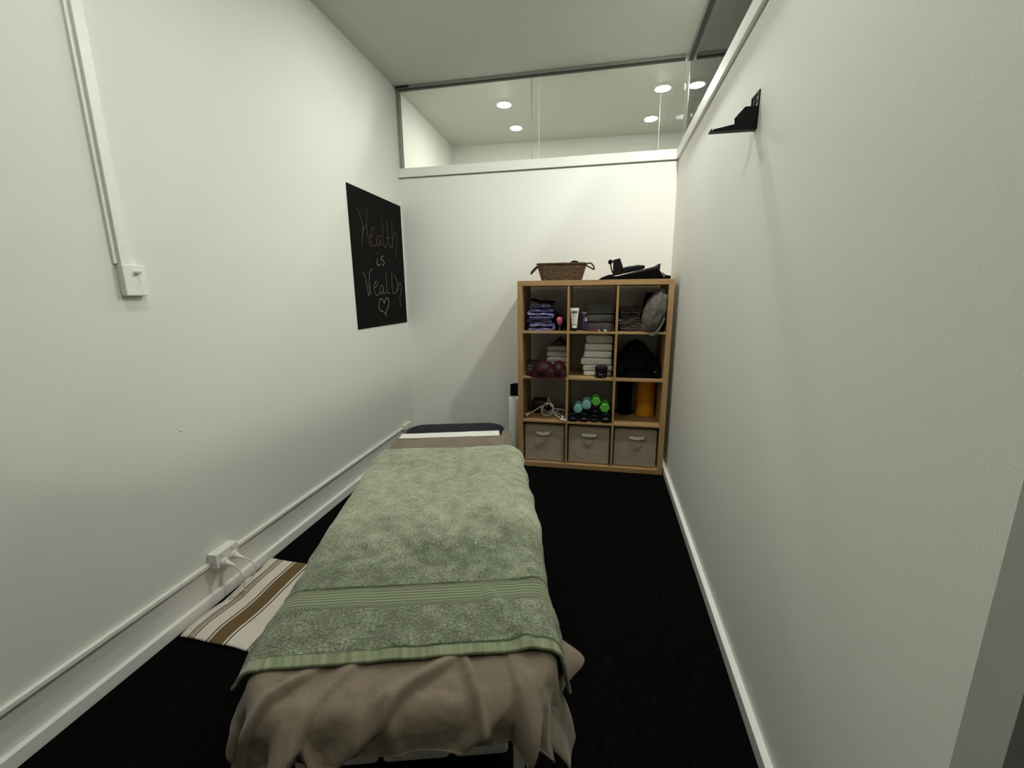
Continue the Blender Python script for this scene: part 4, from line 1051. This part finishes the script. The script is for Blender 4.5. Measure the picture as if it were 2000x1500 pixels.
MB().tube(catmull([(.0, .06, .08), (.006, .07, .13), (.012, .07, .150), (.022, .07, .125), (.032, .06, .085), (.05, .05, .095), (.058, .05, .07), (.08, .06, .06), (.11, .05, .062), (.14, .06, .055), (.145, .08, .045), (.12, .08, .05), (.09, .05, .05), (.07, .03, .04), (.10, .02, .03), (.128, .02, .018)], 5), .0034, 8).build('cable', M_cable, cbl)
Mp = Matrix.Translation((-.150, -.010, .022)) @ Matrix.Rotation(math.radians(58), 4, 'Y')
MB().lathe([(.0001, -.012), (.017, -.012), (.0185, -.009), (.018, -.004), (.010, -.001), (.0085, .012), (.006, .026), (.0001, .0262)], 18, Mp).build('plug', M_cable, cbl)
Ms = Matrix.Translation((.148, -.075, .010)) @ Matrix.Rotation(-.45, 4, 'Z')
MB().slab(-.026, .026, -.011, .011, -.008, .008, rc=.008, re=.005, fn=lambda p: Ms @ p).build('switch', M_cable, cbl)
MB().ell((.138, -.062, .028), (.011, .011, .011)).build('adaptor_ball', M_cable, cbl)

# ---- third row, middle cube: dumbbells
def vinyl(name, c, s=.4): return plain(name, c, .38, .05, 40, spec=s)
M_teal = vinyl('teal_vinyl', srgb(116, 172, 166)); M_grn = vinyl('green_vinyl', srgb(84, 168, 56)); M_nav = vinyl('navy_vinyl_weight', srgb(9, 12, 24), .2); M_blk = vinyl('black_vinyl_weight', (.004, .004, .005, 1), .2)
def text_mesh(s, size, depth):
    cu_ = bpy.data.curves.new('t', 'FONT'); cu_.body = s; cu_.size = size; cu_.extrude = depth; cu_.align_x = 'CENTER'; cu_.align_y = 'CENTER'
    o = bpy.data.objects.new('t', cu_); C.objects.link(o); bpy.context.view_layer.update()
    me = bpy.data.meshes.new_from_object(o.evaluated_get(bpy.context.evaluated_depsgraph_get())); bpy.data.objects.remove(o); return me
RXf = Matrix.Rotation(pi/2, 4, 'X')      # lathe z -> -y ... points the head out of the cube
def dumbbell(u, z, R, L, sides, mat, txt, tcol, label, rot=0.0, v=.012, tz=0.0):
    r = put('dumbbell', label, 'dumbbell', u, v, z, 'dumbbells in the third row middle cube')
    hl = R*1.15
    for k, y0 in enumerate((0, L-hl)):
        m = MB(); Mx = Matrix.Translation((0, y0, 0)) @ Matrix.Rotation(-pi/2, 4, 'X') @ Matrix.Rotation(rot, 4, 'Z')
        c = R*.14
        m.lathe([(R*.80, 0), (R-.25*c, c*.35), (R, c), (R, hl-c), (R-.25*c, hl-c*.35), (R*.80, hl)], sides, Mx)
        m.build('head', mat, r, .0025 if sides < 10 else 0, smooth=sides > 10)
    MB().lathe([(.0125, hl+.0005), (.0145, L/2), (.0125, L-hl-.0005)], 16, Matrix.Rotation(-pi/2, 4, 'X')).build('handle', mat, r)
    me = text_mesh(txt, R*.46, .0004); o = bpy.data.objects.new('lettering', me); C.objects.link(o); o.parent = r
    o.rotation_euler = (pi/2, 0, 0); o.location = (0, -.0007, tz*R); me.materials.append(tcol)
    return r
M_tw = plain('weight_white_print', srgb(178, 178, 176), .5, .02); M_tt = plain('weight_teal_print', srgb(168, 208, 202), .5, .02); M_tg = plain('weight_green_print', srgb(120, 196, 92), .5, .02)
M_td = plain('weight_grey_print', srgb(96, 96, 98), .5, .02); M_tb = plain('weight_blue_print', srgb(120, 132, 170), .5, .02)
zb = zf1
h6 = cos(pi/6)
dumbbell(.432, zb+.0360, .0412, .160, 6, M_nav, '3KG', M_tb, 'navy hexagonal dumbbell, bottom row, leftmost under the teal one', 0, .006, -.15)
dumbbell(.518, zb+.0360, .0412, .160, 6, M_nav, '3KG', M_tw, 'navy hexagonal dumbbell, bottom row, second from the left', 0, .006, -.15)
dumbbell(.598, zb+.0452, .0512, .180, 6, M_blk, '4KG', M_td, 'black hexagonal dumbbell in the middle of the bottom row under the upper green one', 0, .010, .25) if False else None
dumbbell(.5985, zb+.0310, .0355, .17, 6, M_blk, '4KG', M_td, 'black hexagonal dumbbell, bottom row, third from the left', 0, .012, -.2)
dumbbell(.683, zb+.0395, .0440, .180, 6, M_blk, '5KG', M_tw, 'black hexagonal dumbbell, bottom row, rightmost under the green one', 0, .008, -.1)
dumbbell(.470, zb+.1015, .0345, .150, 24, M_teal, '2KG', M_tt, 'teal round dumbbell, lower left one resting on the navy pair', 0, .022, -.15)
dumbbell(.535, zb+.1350, .0345, .150, 24, M_teal, '2KG', M_tt, 'teal round dumbbell, higher one beside the top green dumbbell', 0, .022, -.15)
dumbbell(.602, zb+.0985, .0340, .160, 6, M_blk, '4KG', M_td, 'black hexagonal dumbbell directly under the top green dumbbell', 0, .030, -.3)
dumbbell(.606, zb+.1620, .0370, .150, 6, M_grn, '1KG', M_tg, 'bright green hexagonal dumbbell on top of the heap', .10, .030, -.1)
dumbbell(.674, zb+.1150, .0385, .150, 6, M_grn, '1KG', M_tg, 'bright green hexagonal dumbbell, lower right one', 0, .024, -.25)

# ---- third row, right cube: rollers
def roller(u, v, R, h, mat, label, bump):
    r = put('foam_roller', label, 'foam roller', u, v, zf1+.001)
    pr_ = [(R*.30, h-.001), (R*.30, .001), (R-.006, 0), (R, .005), (R, h-.005), (R-.006, h)]
    m = MB(); n = 40; rg_ = []
    for (q, z) in pr_ + [pr_[0]]: rg_.append([m.v((q*cos(2*pi*k/n), q*sin(2*pi*k/n), z)) for k in range(n)])
    for a, b in zip(rg_, rg_[1:]):
        for k in range(n): m.f([a[k], a[(k+1) % n], b[(k+1) % n], b[k]])
    m.build('foam_body', mat, r)
    MB().lathe([(R*.29, .012), (R*.29, h-.012), (R*.24, h-.012), (R*.24, .012), (R*.29, .012)], 30, cap=False).build('core', M_black3, r)
    return r
roller(1.0, .30, .074, .305, plain('orange_foam', srgb(226, 152, 14), .6, .04, 50, bump=.2, bscale=200), 'orange foam roller standing in the third row right cube', 0)
roller(.838, .325, .058, .300, plain('black_foam', (.003, .003, .004, 1), .9, .06, 60, bump=.3, bscale=200, spec=.05), 'black foam roller standing left of the orange roller', 0)

# ---- rolls standing left of the shelf
pr2 = thing('paper_roll', 'tall white paper roll standing left of the cube shelf', 'paper roll', (-.628, 3.36, .001))
m = MB(); n = 40; rg_ = []
for (q, z) in [(.019, .532), (.019, .001), (.044, 0), (.045, .002), (.045, .532), (.044, .534), (.0195, .534), (.019, .532)]: rg_.append([m.v((q*cos(2*pi*k/n), q*sin(2*pi*k/n), z)) for k in range(n)])
for a, b in zip(rg_, rg_[1:]):
    for k in range(n): m.f([a[k], a[(k+1) % n], b[(k+1) % n], b[k]])
m.build('paper', plain('white_paper', (.80, .79, .76, 1), .8, .01), pr2)
MB().lathe([(.0185, .004), (.0185, .530), (.0170, .530), (.0170, .004), (.0185, .004)], 30, cap=False).build('core', plain('brown_card_core', srgb(110, 90, 66), .8, .05), pr2)
ym = thing('yoga_mat', 'rolled black mat standing behind the white paper roll', 'mat', (-.632, 3.535, .001))
pts = []
for k in range(150):
    a = k/150*2*pi*6; q = .012 + .049*k/150; pts.append((q*cos(a), q*sin(a)))
m = MB(); L = [(m.v((x, y, 0)), m.v((x, y, .605)), m.v((x*(1+.0045/hypot(x, y)), y*(1+.0045/hypot(x, y)), 0)), m.v((x*(1+.0045/hypot(x, y)), y*(1+.0045/hypot(x, y)), .605))) for x, y in pts]
for a, b in zip(L, L[1:]):
    m.f([a[0], b[0], b[1], a[1]]); m.f([a[2], a[3], b[3], b[2]]); m.f([a[1], b[1], b[3], a[3]]); m.f([a[0], a[2], b[2], b[0]])
m.f([L[-1][0], L[-1][2], L[-1][3], L[-1][1]]); m.build('rolled_mat', plain('black_mat_foam', (.004, .004, .006, 1), .9, .05, spec=.06), ym)
